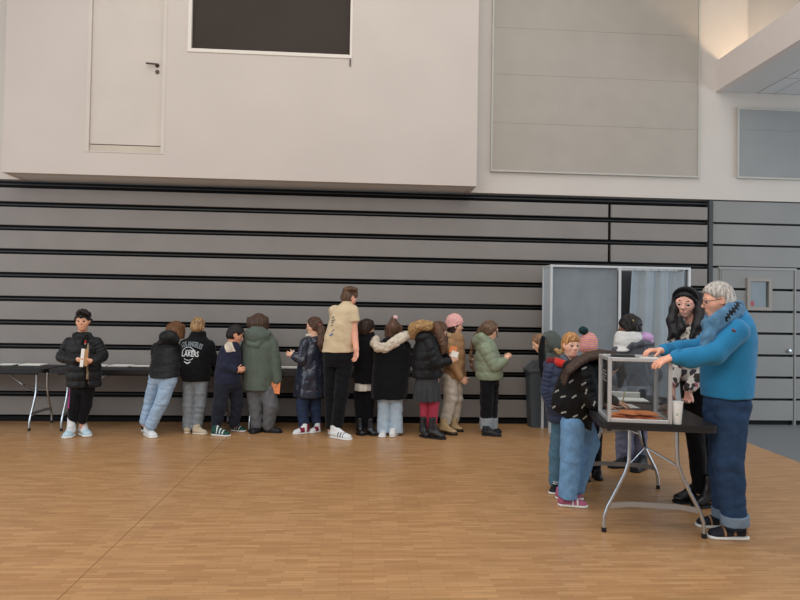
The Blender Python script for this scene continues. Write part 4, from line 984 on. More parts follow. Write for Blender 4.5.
# ---- 7 adult in beige tee
def beige_tee_man():
    P = Per(338, 437, 'tall man in beige t-shirt and black trousers with white sneakers among the children', GQ, h=.006, skin=(222, 164, 140), sname='ruddy')
    P.head(349.5, 297, .03, 19.5, 128, 24, eyes=True, brow=(80, 60, 44), neck=(346, 309.5, 0), nr=4.6, male=True)
    P.limb([(352.5, 313, -.02, 4.4), (354, 334, -.04, 3.9), (356.3, 349, -.1, 2.7)], bare=True); P.limb([(335, 313, .06, 5.2), (338, 334, .2, 4.0), (346, 348, .3, 2.8)])
    P.hand(P.J(356.3, 349.5, -.1), nrm(-CU-CR*.08), -CR*.7-CF*.7, .175, .45, thumb=-1); P.hand(P.J(346, 348, .3), nrm(-CU*.5+CF), -CU, .17, .3, thumb=1)
    P.body += [P.loft([(309, 338.2, 350.8, 5.8), (330, 331.1, 348.9, 7.2), (352, 329.2, 347.8, 7.2)])]
    P.limb([(331, 354, .02, 7.5), (330, 392, .04, 5.4), (330.5, 428, .04, 3.6)]); P.limb([(345, 354, -.01, 7.5), (341.5, 392, -.03, 5.4), (337, 429, -.02, 3.6)])
    P.part('hair', P.cap(.05, 32, .16, -.22, top=.10, ear=True, extra=[P.ell((352, 289.5, .0), (6, 7, 2.6)), P.ell((347, 289.5, .02), (4, 6, 2.6))]), hairm('hair_brownshort', (98, 74, 56), rgb2=(60, 46, 36)), disp=P.hair_disp(.006, 24))
    tee = cloth('beige_tee', (214, 194, 160), .9, .07, k=1.0)
    jk = [P.loft([(303.5, 341, 351, 5.5, .01), (307, 336, 356, 8.5), (312, 332.5, 357, 10), (324, 328.5, 355, 11.5), (338, 324.5, 354, 11.8), (351.5, 322.5, 353.8, 11.8)], rnd=.012),
          *P.chain([(352, 311, -.02, 6.4), (353.8, 322, -.04, 6.0)], .018, capb=True), *P.chain([(335.5, 311.5, .07, 6.4), (336.5, 322, .14, 6.0)], .018, capb=True), P.ell((345.5, 304, .01), (5, 5.5, 5), .006, 's') if False else P.cone((347, 304.5, .0), (345.5, 308, .0), 5.2, 6.5)]
    P.part('shirt', jk, tee, disp=Wd(.006, 24, 21))
    P.part('trousers', [P.loft([(350.5, 324.5, 352.5, 10.5), (358, 323.5, 353, 11), (366, 324.5, 352.5, 10)]), *P.chain([(331.5, 358, .02, 7.8), (330.5, 393, .04, 6.2), (331, 425, .04, 5.0)]), *P.chain([(345, 358, -.01, 8), (341.5, 393, -.03, 6.8), (336.5, 426.5, -.02, 5.4)])], BLKP, disp=Wd(.006, 32, 22))
    wh = noisy('white_leather', (226, 228, 228), .5, .04, k=1.0); bk = noisy('black_shoe', (30, 30, 34), .5, .1, k=1.0)
    P.shoe((329.5, 433.5), (340, 437), 9, wh, M_sole, w=4.0); P.shoe((330.5, 437), (351.5, 440.5), 11, wh, M_sole, w=4.8, accent=[(bk, lambda t, w_, z: (np.sin(t*55) > .35) & (t > .42) & (t < .72) & (z > .2) & (z < .62))])
    P.finish()
    so = [o for o in P.root.children if o.name.startswith('shirt')][0]
    sh = [bars(332, 318.6, 334, 316.6, .8), bars(331.5, 321, 335, 319.6, .9), bars(331.4, 323, 333.6, 322, .8), bars(330.8, 326, 332.6, 324.8, .7), bars(331.6, 331.5, 334, 329.5, .6)]
    stamp('back_print', P, so, sh, plain('print_black', (60, 60, 62), .8), CFN, .006)
    stamp('back_print', P, so, [bars(329.5, 335.6, 331.5, 334.8, 1.2), bars(330.6, 335.6, 332.8, 333.2, 1.2)], plain('print_blue', (70, 104, 160), .8), CFN, .006, 'small blue print')
# ---- 8 girl in black coat with white hem
def white_hem_girl():
    P = Per(364, 433, 'dark-haired girl in black jacket with white shirt hem, black tights and boots', GQ, h=.007)
    P.head(367, 327.5, .02, 18.5, 128, 26, neck=(365, 339, .02), brow=(50, 36, 30))
    P.limb([(357, 344, 0, 4.2), (356, 362, .1, 3.4), (364, 368, .22, 2.4)]); P.limb([(372, 344, .02, 4.2), (374, 362, .08, 3.4), (374, 368, .22, 2.4)])
    P.hand(P.J(364, 368, .22), nrm(CF), -CU, .13, .4, thumb=-1); P.hand(P.J(374, 368, .22), nrm(CF), -CU, .13, .4, thumb=1)
    P.body += [P.loft([(341, 359.1, 370.9, 5.8), (388, 357.2, 369.8, 6.5)])]
    P.limb([(359, 386, 0, 6), (359.5, 405, 0, 4.4), (360, 428, 0, 3.2)]); P.limb([(368.5, 386, 0, 6), (369, 405, 0, 4.4), (369, 428, 0, 3.2)])
    P.part('hair', P.cap(.055, 28, .17, -.42, pre=[P.loft([(321, 359, 373, 9, .02), (330, 358, 371, 9.5, .01), (336, 359, 369, 7, 0)], .03)]), hairm('hair_dark', (58, 42, 36), rgb2=(36, 28, 26)), disp=P.hair_disp(.005, 24))
    P.part('jacket', [P.loft([(334.5, 359.5, 373, 6, .01), (339, 355.5, 376, 9), (350, 354, 377, 11), (366, 354, 376, 11.5), (382.5, 354.5, 374, 11.5)], rnd=.012), *P.chain([(357, 345, .02, 5.6), (356, 362, .1, 5), (363, 367.5, .2, 3.6)], .008), *P.chain([(373, 345, .03, 5.4), (375, 362, .1, 4.8), (374.5, 367.5, .2, 3.6)], .008), P.cone((361, 336, .01), (371, 336, .01), 4.2, 4.2)], BLKW, disp=Wd(.006, 28, 24))
    P.part('shirt', [P.loft([(378, 355, 373, 10.5), (390, 354, 372.5, 11.5)], rnd=.01, fold=(9, .006))], cloth('white_shirt', (222, 216, 208), k=1.0))
    P.part('tights', [P.ell((364, 386, 0), (8.5, 8, 6)), *P.chain([(359.5, 386, 0, 6), (359.5, 405, 0, 4.9), (360, 427, 0, 3.9)]), *P.chain([(368.5, 386, 0, 6), (369, 405, 0, 4.9), (369, 427, 0, 3.9)])], BLKP, disp=Wd(.003, 40, 25))
    bb = noisy('glossy_black_boot', (22, 22, 26), .3, .15, k=1.0, spec=.6)
    P.shoe((357, 434), (364.5, 436), 11.5, bb, M_bsole, w=3.6, high=.3); P.shoe((366.5, 434.5), (377.5, 436), 11.5, bb, M_bsole, w=3.6, high=.3)
    P.finish()
# ---- 9 girl with the white fur hood
def fur_hood_girl():
    P = Per(390, 435, 'girl with high ponytail, white fur-edged hood and wide pale jeans, seen from behind', GQ, h=.007)
    P.head(394, 329.5, .04, 18.5, 176, 12, eyes=False, neck=(392, 342, .03))
    P.limb([(378, 348, 0, 4.4), (376, 364, .12, 3.6), (386, 370, .28, 2.5)]); P.limb([(403, 346, 0, 4.4), (407, 362, .06, 3.6), (402, 370, .26, 2.5)])
    P.hand(P.J(386, 370, .28), nrm(CF), -CU, .13, .4, thumb=-1); P.hand(P.J(402, 370, .26), nrm(CF), -CU, .13, .4, thumb=1)
    P.body += [P.loft([(344, 382.0, 399.0, 5.8), (396, 381.1, 398.9, 6.5)])]
    P.limb([(383.5, 396, 0, 6), (383.5, 412, 0, 4.6), (383.5, 431, 0, 3.2)]); P.limb([(396, 396, 0, 6), (396, 412, 0, 4.6), (395.5, 431, 0, 3.2)])
    hm = hairm('hair_chestnut2', (96, 70, 54), rgb2=(60, 44, 36))
    i = P.part('hair', P.cap(.05, 6, .10, -.46, extra=[P.cone((394, 318.5, .0), (392.5, 327, -.075), 3.0, 5.6, .02), P.cone((392.5, 327, -.085), (389.5, 337, -.06), 5.6, 3.6, .02), P.loft([(326, 385, 403, 8.5, .03), (337, 384.5, 402, 7.5, .02)], .03)]), hm, disp=P.hair_disp(.006, 24))
    P.sub(i, 'hair_tie', [P.ell((395.3, 317.6, -.02), (2.6, 2.8, 2.6))], cloth('pale_pink_tie', (226, 190, 190), k=1.0))
    jk = [P.loft([(340, 384, 406, 7, .02), (344, 377, 410, 9.5, .01), (352, 374, 411, 11.5), (366, 373, 410, 12.5), (382, 371.5, 408, 13.5), (398, 371.5, 406.5, 14)], rnd=.012, fold=(7, .007)),
          *P.chain([(379, 348, .02, 6.2), (376.5, 364, .12, 5.6), (386, 370, .24, 4)], .008), *P.chain([(404, 346.5, .02, 6.2), (407, 362, .06, 5.8), (402, 369.5, .22, 4)], .008), P.ell((392, 346, -.10), (12, 5.5, 9), .03)]
    j = P.part('jacket', jk, BLKW, disp=Wd(.005, 28, 27))
    fu = noisy('white_fur', (226, 214, 196), .95, .12, scale=30, bump=1.0, bscale=60, bdist=.02, k=1.0, spec=.05)
    P.sub(j, 'fur_trim', P.chain([(376.5, 339.5, .04, 4.0), (374.5, 343.5, -.02, 4.6), (378, 347.3, -.08, 5), (386, 347.5, -.14, 5), (394, 342.5, -.15, 5), (402, 337.5, -.12, 5), (406.5, 335.8, -.05, 4.6), (407, 336, .03, 4.0)], .01), fu, disp=Wd(.007, 130, 28))
    lj = denim('pale_denim', (176, 194, 208), (152, 172, 190), k=1.05)
    P.part('trousers', [P.ell((390, 396, 0), (11.5, 9, 6)), *P.chain([(384, 396, 0, 6.4), (383.7, 412, 0, 5.9), (383.7, 432, 0, 6.6)], capb=True), *P.chain([(396.5, 396, 0, 6.4), (396.3, 412, 0, 5.9), (396.3, 432, 0, 6.6)], capb=True)], lj, disp=Wd(.005, 34, 29))
    cs = noisy('white_leather', (226, 228, 228), .5, .04, k=1.0)
    P.shoe((384, 433), (381.5, 438), 7, cs, M_sole, w=3.5); P.shoe((391.5, 437.5), (396.5, 434), 7, cs, M_sole, w=3.6)
    P.finish()
# ---- 10 girl with tan fur, skirt and red tights
def red_tights_girl():
    P = Per(431, 436, 'girl in short black puffer, grey pleated skirt and red tights', GQ, h=.006)
    P.head(439.5, 330, .02, 18.5, 105, 28, neck=(434, 341, .02), brow=(80, 58, 44))
    P.limb([(430, 345, -.07, 4.2), (437, 364, -.12, 3.4), (451, 361, -.14, 2.4)]); P.limb([(433, 345, .12, 4.2), (440, 362, .14, 3.4), (450.5, 355, .02, 2.4)])
    P.hand(P.J(450.8, 361, -.14), nrm(CR+CU*.5), CF+CR*.2, .13, .55, thumb=1); P.hand(P.J(449.5, 355.3, .02), nrm(CR+CU*.1-CF*.3), CU*.6-CF*.4, .13, .5, thumb=-1)
    P.body += [P.loft([(341, 422.2, 434.8, 6.5), (376, 419.7, 435.3, 7.2)])]
    P.limb([(424, 380, 0, 6), (424.5, 403, 0, 4.6), (424.5, 430, 0, 3.3)]); P.limb([(435, 380, 0, 6), (434, 403, -.02, 4.6), (432.5, 430, -.02, 3.3)])
    P.part('hair', P.cap(.055, 25, .17, -.55, extra=[*P.chain([(437, 326, -.05, 4.6), (440.5, 336, -.075, 4.6), (443, 345, -.09, 3.8), (443.5, 353, -.10, 1.8)], .008), *P.chain([(438, 326, .1, 5.0), (443, 338, .1, 5.0), (445, 350, .1, 2.6)], .008)]), hairm('hair_brown2', (104, 74, 54), rgb2=(62, 44, 34)), disp=P.hair_disp(.006, 24))
    jk = [P.loft([(336, 421, 440, 7.5), (341, 416, 442, 10), (350, 413, 442.5, 12), (362, 412, 442, 12.5), (377.5, 412.5, 441.5, 12.5)], rnd=.012, quilt=(.12, .007, .02)),
          *puffer_arm(P, [(430, 345, -.09, 6.6), (437, 364, -.14, 6.0), (449, 361.5, -.145, 3.8)], 3), *puffer_arm(P, [(433, 345, .13, 6), (440, 362, .15, 5.4), (448, 356.5, .04, 3.8)], 3), P.ell((424, 337, 0), (10, 11, 7.5), .03)]
    j = P.part('jacket', jk, BLK, disp=Wd(.004, 36, 31))
    fu = noisy('tan_fur', (176, 142, 100), .95, .35, scale=30, bump=1.0, bscale=60, bdist=.02, k=1.0, spec=.05)
    P.sub(j, 'fur_trim', P.chain([(412.5, 335.5, -.03, 4.2), (413.5, 328.5, -.08, 5), (420, 325.5, -.1, 5.2), (428, 325.5, -.07, 5), (431.5, 327, .0, 4.6)], .01)+P.chain([(412.5, 335, .04, 4.2), (414, 327.5, .08, 5), (421, 325, .12, 5.2), (429, 326, .08, 5), (431.5, 327, .0, 4.6)], .01), fu, disp=Wd(.008, 120, 32))
    P.part('skirt', [P.loft([(375, 416, 438, 10.5), (388, 414.5, 439.5, 12.5), (400.5, 413.5, 440.5, 14)], rnd=.008, fold=(13, .017))], cloth('grey_skirt', (62, 64, 66), k=1.0))
    P.part('tights', [*P.chain([(424.5, 393, 0, 5), (424.5, 403, 0, 5), (424.5, 426, 0, 4)]), *P.chain([(434, 393, 0, 5), (434, 403, -.02, 5.2), (432.5, 426, -.02, 4.2)])], cloth('red_tights', (176, 62, 82), .8, .1, bump=.1, k=1.0))
    bb = noisy('matte_black_boot', (26, 26, 29), .45, .15, k=1.0, spec=.5)
    P.shoe((420.5, 436), (430, 438.5), 14, bb, M_bsole, w=4.0, high=.3); P.shoe((428, 438), (446.5, 439.5), 14.5, bb, M_bsole, w=4.2, high=.3)
    P.finish()
    for nm, x, y, sx, sy, d, m, lb, ct in (('envelope', 453.2, 349.5, 3.6, 3.2, -.06, M_orange, 'small orange envelope held up by the girl in red tights', 'envelope'), ('folded_paper', 454.8, 354.3, 3.4, 3.0, -.18, M_paper, 'small white paper held by the girl in red tights', 'paper')):
        mb = MB(); mb.box((-sx*P.s, -.0015, -sy*P.s), (sx*P.s, .0015, sy*P.s)); o = mb.build(nm, m, None, loc=P.J(x, y, d)); o.rotation_euler = (0, .25, -.3); tag(o, lb, ct)
# ---- 11 child with pink beanie
def pink_beanie_child():
    P = Per(448, 432, 'child in tan jacket and pink beanie, cream trousers and tan boots', GQ, h=.006, dz=.05)
    P.head(455, 325.5, .05, 19.5, 100, 4, neck=(453, 340, .05), brow=(40, 32, 28))
    P.limb([(449, 345, -.02, 4.4), (453, 364, -.05, 3.6), (461.5, 379, -.08, 2.5)]); P.limb([(456, 345, .18, 4.4), (458, 363, .2, 3.6), (463.5, 376, .1, 2.5)])
    P.hand(P.J(461.3, 379, -.08), nrm(CR*.6-CU*.5), CF, .135, .65, thumb=1); P.hand(P.J(463, 377, .09), nrm(CR*.4-CU*.7-CF*.3), -CF, .13, .6, thumb=-1)
    P.body += [P.loft([(341, 447.9, 459.1, 6.5, 0.05), (377, 446.9, 458.1, 7.2, 0.05)])]
    P.limb([(449, 378, .0, 6.4), (450.5, 398, .0, 5), (445.5, 424, 0, 3.4)]); P.limb([(455, 378, .1, 6.4), (456, 398, .1, 5), (454, 420, .12, 3.4)])
    P.part('hair', P.cap(.03, 25, .10, -.5, extra=[P.loft([(326, 450, 456, 7, .05), (337, 449.5, 455.5, 7.5, .05)], .008)]), hairm('hair_dark', (58, 42, 36)), disp=P.hair_disp(.004, 24))
    th = P.q
    bn = P.cap(.10, 58, .03, .04, top=.12); P.part('beanie', bn+[p_cone(P.q(0, -.33, .06), P.q(0, -.2, .1), .0, .0)] if False else bn, noisy('pink_knit', (236, 176, 170), .95, .10, scale=50, bump=.7, bscale=55, bdist=.012, k=1.0, stretch=(1, 1, .3)), disp=Wd(.003, 120, 4))
    tn = cloth('tan_jacket', (172, 134, 96), .75, .14, k=1.0)
    jk = [P.loft([(333, 447, 461, 7, .05), (338, 444, 464, 9.5, .05), (350, 443.5, 465, 11.5, .05), (364, 443.5, 465, 11.5, .05), (377.5, 443, 463.5, 11, .05)], rnd=.012, quilt=(.12, .006, .0)), *P.chain([(449, 345, -.04, 6.4), (453, 364, -.07, 5.8), (459.5, 376.5, -.085, 3.8)], .008), *P.chain([(456, 345, .18, 6), (458.5, 363, .2, 5.2), (462.5, 374.5, .11, 3.8)], .008)]
    j = P.part('jacket', jk, tn, disp=Wd(.005, 30, 34))
    P.sub(j, 'collar', [P.cone((449, 336.5, .0), (458, 336.5, .02), 4.6, 4.2, flat=(CU, .9)), P.cone((451, 336, .12), (459, 336, .1), 4, 4)], noisy('sand_fleece', (196, 170, 132), .95, .15, scale=40, bump=1, bscale=70, k=1.0), disp=Wd(.005, 120, 35))
    P.part('trousers', [P.ell((451.5, 378, .05), (9, 10, 7)), *P.chain([(449.5, 379, 0, 7.4), (451, 398, 0, 6.8), (445.5, 421, 0, 5.2)]), *P.chain([(455.5, 379, .1, 7.2), (456.5, 398, .1, 6), (454, 419, .12, 4.8)])], cloth('cream_trousers', (200, 190, 176), k=1.0), disp=Wd(.009, 32, 36))
    tb_ = noisy('tan_boot', (178, 152, 112), .75, .1, k=1.0); ac = [(noisy('brown_boot', (84, 66, 48), .7, .1, k=1.0), lambda t, w_, z: (z < .32))]
    P.shoe((439.5, 433), (457.5, 435.5), 11, tb_, M_bsole, w=4.2, high=.2, accent=ac); P.shoe((450.5, 430.5), (463.5, 432), 10, tb_, M_bsole, w=3.8, high=.2, accent=ac)
    P.finish()
# ---- 12 girl in pale green puffer with a long braid
def braid_girl():
    P = Per(490, 433.5, 'girl with a long braid in pale sage puffer jacket, rightmost of the queue', GQ, h=.006)
    P.head(490.5, 329.5, 0, 19.5, 108, 16, neck=(486, 342, 0), brow=(120, 90, 70))
    P.limb([(486, 348, -.08, 4.2), (494, 365, -.11, 3.4), (505.5, 360, -.12, 2.4)]); P.limb([(488, 348, .12, 4.2), (496, 364, .13, 3.4), (505, 360, .03, 2.4)])
    P.hand(P.J(505.5, 359.8, -.12), nrm(CR*.5+CU*.8), CF*.5+CR*.4, .13, .55, thumb=1); P.hand(P.J(505, 359.5, .03), nrm(CR*.7+CU*.6), -CF, .13, .5, thumb=-1)
    P.body += [P.loft([(343, 481.7, 491.3, 6.5), (378, 482.3, 495.7, 7.2)])]
    P.limb([(487, 380, -.04, 6), (486, 402, -.04, 4.6), (485, 430, -.04, 3.3)]); P.limb([(492.5, 380, .05, 6), (492, 402, .05, 4.6), (491, 429, .05, 3.3)])
    hm = hairm('hair_lightbrown', (112, 86, 66), rgb2=(72, 54, 44))
    bd = []
    path = [(480, 330), (476, 336), (473.5, 342), (472, 348), (471.3, 354), (471, 360), (472, 366)]
    for i in range(13):
        t = i/12*(len(path)-1); a = int(min(t, len(path)-2)); fr = t-a; x = path[a][0]*(1-fr)+path[a+1][0]*fr; y = path[a][1]*(1-fr)+path[a+1][1]*fr
        bd.append(P.ell((x+(.6 if i % 2 else -.6), y, .02+(.012 if i % 2 else -.012)), (2.2-.06*i, 2.4-.06*i, 3.0), .008))
    i = P.part('hair', P.cap(.045, 24, .15, -.36, extra=[P.cone((486, 328, -.02), (480, 332, .01), 6, 3.4, .02), *bd, P.cone((495.5, 327, -.08), (497.5, 337, -.10), 1.0, .7), P.cone((472, 367, .02), (474, 371, .02), 1.6, .8)]), hm, disp=P.hair_disp(.004, 26))
    P.sub(i, 'hair_tie', [P.ell((471.6, 359.5, .02), (2.4, 2.6, 1.1))], cloth('tan_tie', (196, 150, 120), k=1.0))
    sg = cloth('pale_sage_puffer', (140, 151, 128), .7, .1, k=1.0)
    jk = [P.loft([(336, 476, 490, 6.5), (341, 475, 494, 9.5), (350, 475.5, 498, 12), (362, 475.5, 501.5, 12.5), (374, 475.5, 502.8, 12.5), (379, 477, 502, 11.5)], rnd=.014, quilt=(.13, .009, .03)), *puffer_arm(P, [(486, 349, -.1, 7.0), (494, 365.5, -.13, 6.6), (504, 361.5, -.125, 4.2)], 3, .007), *puffer_arm(P, [(488, 349, .13, 6.4), (496, 364, .14, 6), (503.5, 361, .04, 4)], 3, .007), *P.chain([(475.5, 342, -.02, 3.4), (481, 337, -.09, 4.2), (488, 342.5, -.09, 3.4)], .008), P.ell((481, 340, 0), (8, 10, 7), .03)]
    P.part('jacket', jk, sg, disp=Wd(.004, 34, 38))
    P.part('trousers', [P.ell((489.5, 380, 0), (9, 9, 6)), *P.chain([(487, 380, -.04, 6.8), (486.5, 402, -.04, 6.2), (486.3, 418, -.04, 5.9)]), *P.chain([(492.5, 380, .05, 6.4), (492, 402, .05, 5.8), (491.5, 418, .05, 5.6)])], BLKP, disp=Wd(.005, 34, 39))
    P.part('trouser_cuff', [P.cone((486.3, 417.5, -.04), (486, 428.5, -.04), 6.5, 6.3, capa=True, capb=True), P.cone((491.7, 417.5, .05), (491.4, 428, .05), 6.1, 5.9, capa=True, capb=True)], denim('pale_grey_denim', (150, 156, 160), (128, 134, 140), k=1.0), disp=Wd(.004, 50, 40), label='turned-up pale grey cuffs')
    bs = noisy('black_shoe', (30, 30, 34), .5, .1, k=1.0)
    P.shoe((481.5, 435.3), (502, 436.3), 8, bs, M_bsole, w=4.0); P.shoe((487.5, 432), (502, 433), 8, bs, M_bsole, w=3.8)
    P.finish()
for fn in (boy_open_puffer, hooded_leaner, lettered_jacket_boy, navy_boy, green_parka, shiny_coat_girl, beige_tee_man, white_hem_girl, fur_hood_girl, red_tights_girl, pink_beanie_child, braid_girl): fn()
GT = 'people around the near table'
# ---- 13 child in grey-green hood by the booth
def booth_hood_child():
    P = Per(556, 437, 'child with grey-green hood bowed to the left at the booth corner, beside the bin', GT, h=.007, dz=-.05)
    P.head(539.5, 342.5, -.02, 18.5, -92, 28, neck=(548, 354, 0), brow=(120, 90, 64))
    P.limb([(546, 358, -.06, 3.5), (545, 374, -.1, 3), (547, 388, -.12, 2.2)]); P.limb([(566, 358, .06, 3.5), (566, 376, .02, 3), (560, 390, -.06, 2.2)])
    P.hand(P.J(552, 389, -.12), nrm(-CU*.7-CR*.3), CF, .125, .6, thumb=1)
    P.body += [P.loft([(356, 555.0, 566.0, 5.0), (392, 557.0, 568.0, 5.8)])]
    P.limb([(559, 392, 0, 5), (558, 412, 0, 4), (557, 432, 0, 3)]); P.limb([(568, 392, 0, 5), (568, 412, 0, 4), (568, 432, 0, 3)])
    P.part('hair', P.cap(.05, 18, .18, -.34), hairm('hair_sand', (142, 108, 78), rgb2=(96, 70, 50)), disp=P.hair_disp(.005, 24))
    hg = cloth('greygreen_hood', (84, 90, 86), .85, .12, k=1.0); bk = BLKW
    j = P.part('jacket', [P.loft([(350, 548, 565, 8), (358, 545.5, 570, 9.5), (372, 547, 572, 11), (384, 552, 573, 11), (398, 553, 574, 11)], rnd=.012), *P.chain([(547, 357, -.06, 5), (545.8, 372, -.1, 4.4), (549, 386, -.12, 3.4)], .008), *P.chain([(566, 358, .06, 5), (567, 376, .02, 4.6), (560, 389, -.06, 3.4)], .008)], hg, disp=Wd(.004, 28, 41))
    P.sub(j, 'hood', [P.ell((551.5, 342.5, 0), (9.8, 10.5, 11.8), .02), P.ell((545, 349, 0), (5, 8, 8), .02), P.ell((538, 340, 0), (7.5, 8.6, 8.6), .01, 's'), *P.chain([(545.5, 333.5, -.03, 1.7), (542.5, 340, -.09, 1.9), (543, 350, -.09, 1.9), (547, 356, -.06, 1.9)], .01)], hg, disp=Wd(.004, 34, 42))
    P.sub(j, 'fur_trim', P.chain([(556, 350, -.12, 2.2), (559, 352.5, -.12, 2.6), (562, 351, -.10, 2.2)], .01), noisy('tan_fur', (176, 142, 100), .95, .35, k=1.0), disp=Wd(.006, 130, 43))
    P.part('scarf', P.chain([(543, 338, -.10, 2.2), (541.5, 350, -.14, 3.2), (542.3, 365, -.16, 3.4), (543.8, 380, -.17, 2.6)], .01), BLKW, label='long black strip hanging in front of hood')
    P.part('trousers', [P.ell((563.5, 394, 0), (10, 8, 6)), *P.chain([(559, 395, 0, 6), (558, 412, 0, 5), (557, 431, 0, 4.2)]), *P.chain([(568, 395, 0, 6), (568, 412, 0, 5), (568, 431, 0, 4.2)])], BLKP)
    bs = noisy('black_shoe', (30, 30, 34), .5, .1, k=1.0)
    P.shoe((559.5, 436), (552.5, 440), 8, bs, M_bsole, w=3.4); P.shoe((569, 436.5), (563.5, 439.5), 8, bs, M_bsole, w=3.4)
    P.finish()
# ---- 14 blond boy facing us
def navy_puffer_boy():
    P = Per(556, 490, 'ginger-blond boy facing us in navy puffer with red-lined collar', GT, h=.006, skin=(232, 184, 160), sname='pale')
    P.head(571.2, 344.3, 0, 23.5, 14, 8, brow=(176, 128, 84), neck=(570, 359, .03), eye=(70, 84, 100))
    P.limb([(551, 370, 0, 4.5), (547, 392, 0, 3.8), (553, 411, -.06, 2.6)]); P.limb([(588, 370, .02, 4.5), (591, 392, .02, 3.8), (586, 411, -.02, 2.6)])
    P.hand(P.J(553, 409, -.05), nrm(-CU+CR*.2), CF, .125, .5, thumb=1); P.hand(P.J(586, 409, -.02), nrm(-CU-CR*.2), CF, .125, .5, thumb=-1)
    P.body += [P.loft([(366, 559.9, 582.1, 6.5), (420, 559.9, 582.1, 7.2)])]
    P.limb([(561, 422, .02, 6), (556.5, 455, .02, 5), (556, 484, .02, 4)]); P.limb([(576, 422, .04, 6), (576, 455, .04, 5), (576, 482, .04, 4)])
    P.part('hair', P.cap(.05, 34, .15, -.22, top=.06, ear=True), hairm('hair_ginger', (186, 138, 84), rgb2=(140, 96, 56)), disp=P.hair_disp(.006, 26))
    nv = cloth('navy_puffer', (44, 54, 80), .6, .2, k=1.0, spec=.3); rd = cloth('red_lining', (196, 48, 40), k=1.0); mr = cloth('maroon_lining', (104, 26, 34), k=1.0)
    j = P.part('jacket', [P.loft([(361, 556, 586, 9, .02), (366, 548, 591, 12), (376, 544.5, 593, 14), (395, 543.5, 592, 15), (412, 546, 591, 15), (422, 549, 589, 14)], rnd=.014, quilt=(.085, .009, .02)), *puffer_arm(P, [(550.5, 369, -.02, 6.4), (546.5, 391, -.02, 6), (551.5, 408, -.05, 4.6)], 5), *puffer_arm(P, [(589, 369, .02, 6.4), (592, 391, .02, 6), (588, 408, -.02, 4.6)], 5)], nv, disp=Wd(.003, 36, 44))
    P.sub(j, 'collar_lining', P.chain([(556.5, 361.5, .05, 4.2), (559.5, 363, -.08, 3.8), (566, 364.5, -.13, 3.4)], .01)+P.chain([(584, 361, .05, 4.2), (581, 363, -.08, 3.8), (575, 364.5, -.13, 3.2)], .01), rd, label='red collar lining')
    P.sub(j, 'hood_lining', [P.ell((551, 362, .06), (5.5, 9, 5), .01)], mr, label='dark red hood lining'); P.sub(j, 'hood', [P.cone((549, 365.5, .07), (588, 365.5, .09), 6, 6), P.ell((568, 364, .16), (20, 7, 7))], nv)
    P.part('hoodie_collar', [P.cone((563.5, 358, .02), (577, 359.5, .02), 4.2, 4.2), P.cone((563, 358.5, -.03), (567, 362.5, -.09), 3.2, 2.4), P.cone((578, 359.5, -.03), (573, 363, -.09), 3.2, 2.4)], cloth('grey_hoodie', (86, 90, 100), k=1.0))
    P.part('trousers', [P.ell((569, 422, .03), (17, 12, 9)), *P.chain([(561, 424, .02, 9), (557, 455, .02, 7.6), (556, 482, .02, 6.4)]), *P.chain([(576, 424, .04, 9), (576, 455, .04, 7.6), (576, 481, .04, 6.4)])], denim('teal_denim', (88, 122, 142), (64, 94, 116), k=1.0), disp=Wd(.005, 36, 45))
    bs = noisy('black_shoe', (30, 30, 34), .5, .1, k=1.0)
    wt = noisy('white_leather', (226, 228, 228), .5, .04, k=1.0)
    P.shoe((558.5, 488), (552, 495), 11, bs, M_sole, w=4.2, lace=wt); P.shoe((577.5, 487.5), (573, 494), 11, bs, M_sole, w=4.2)
    P.finish()
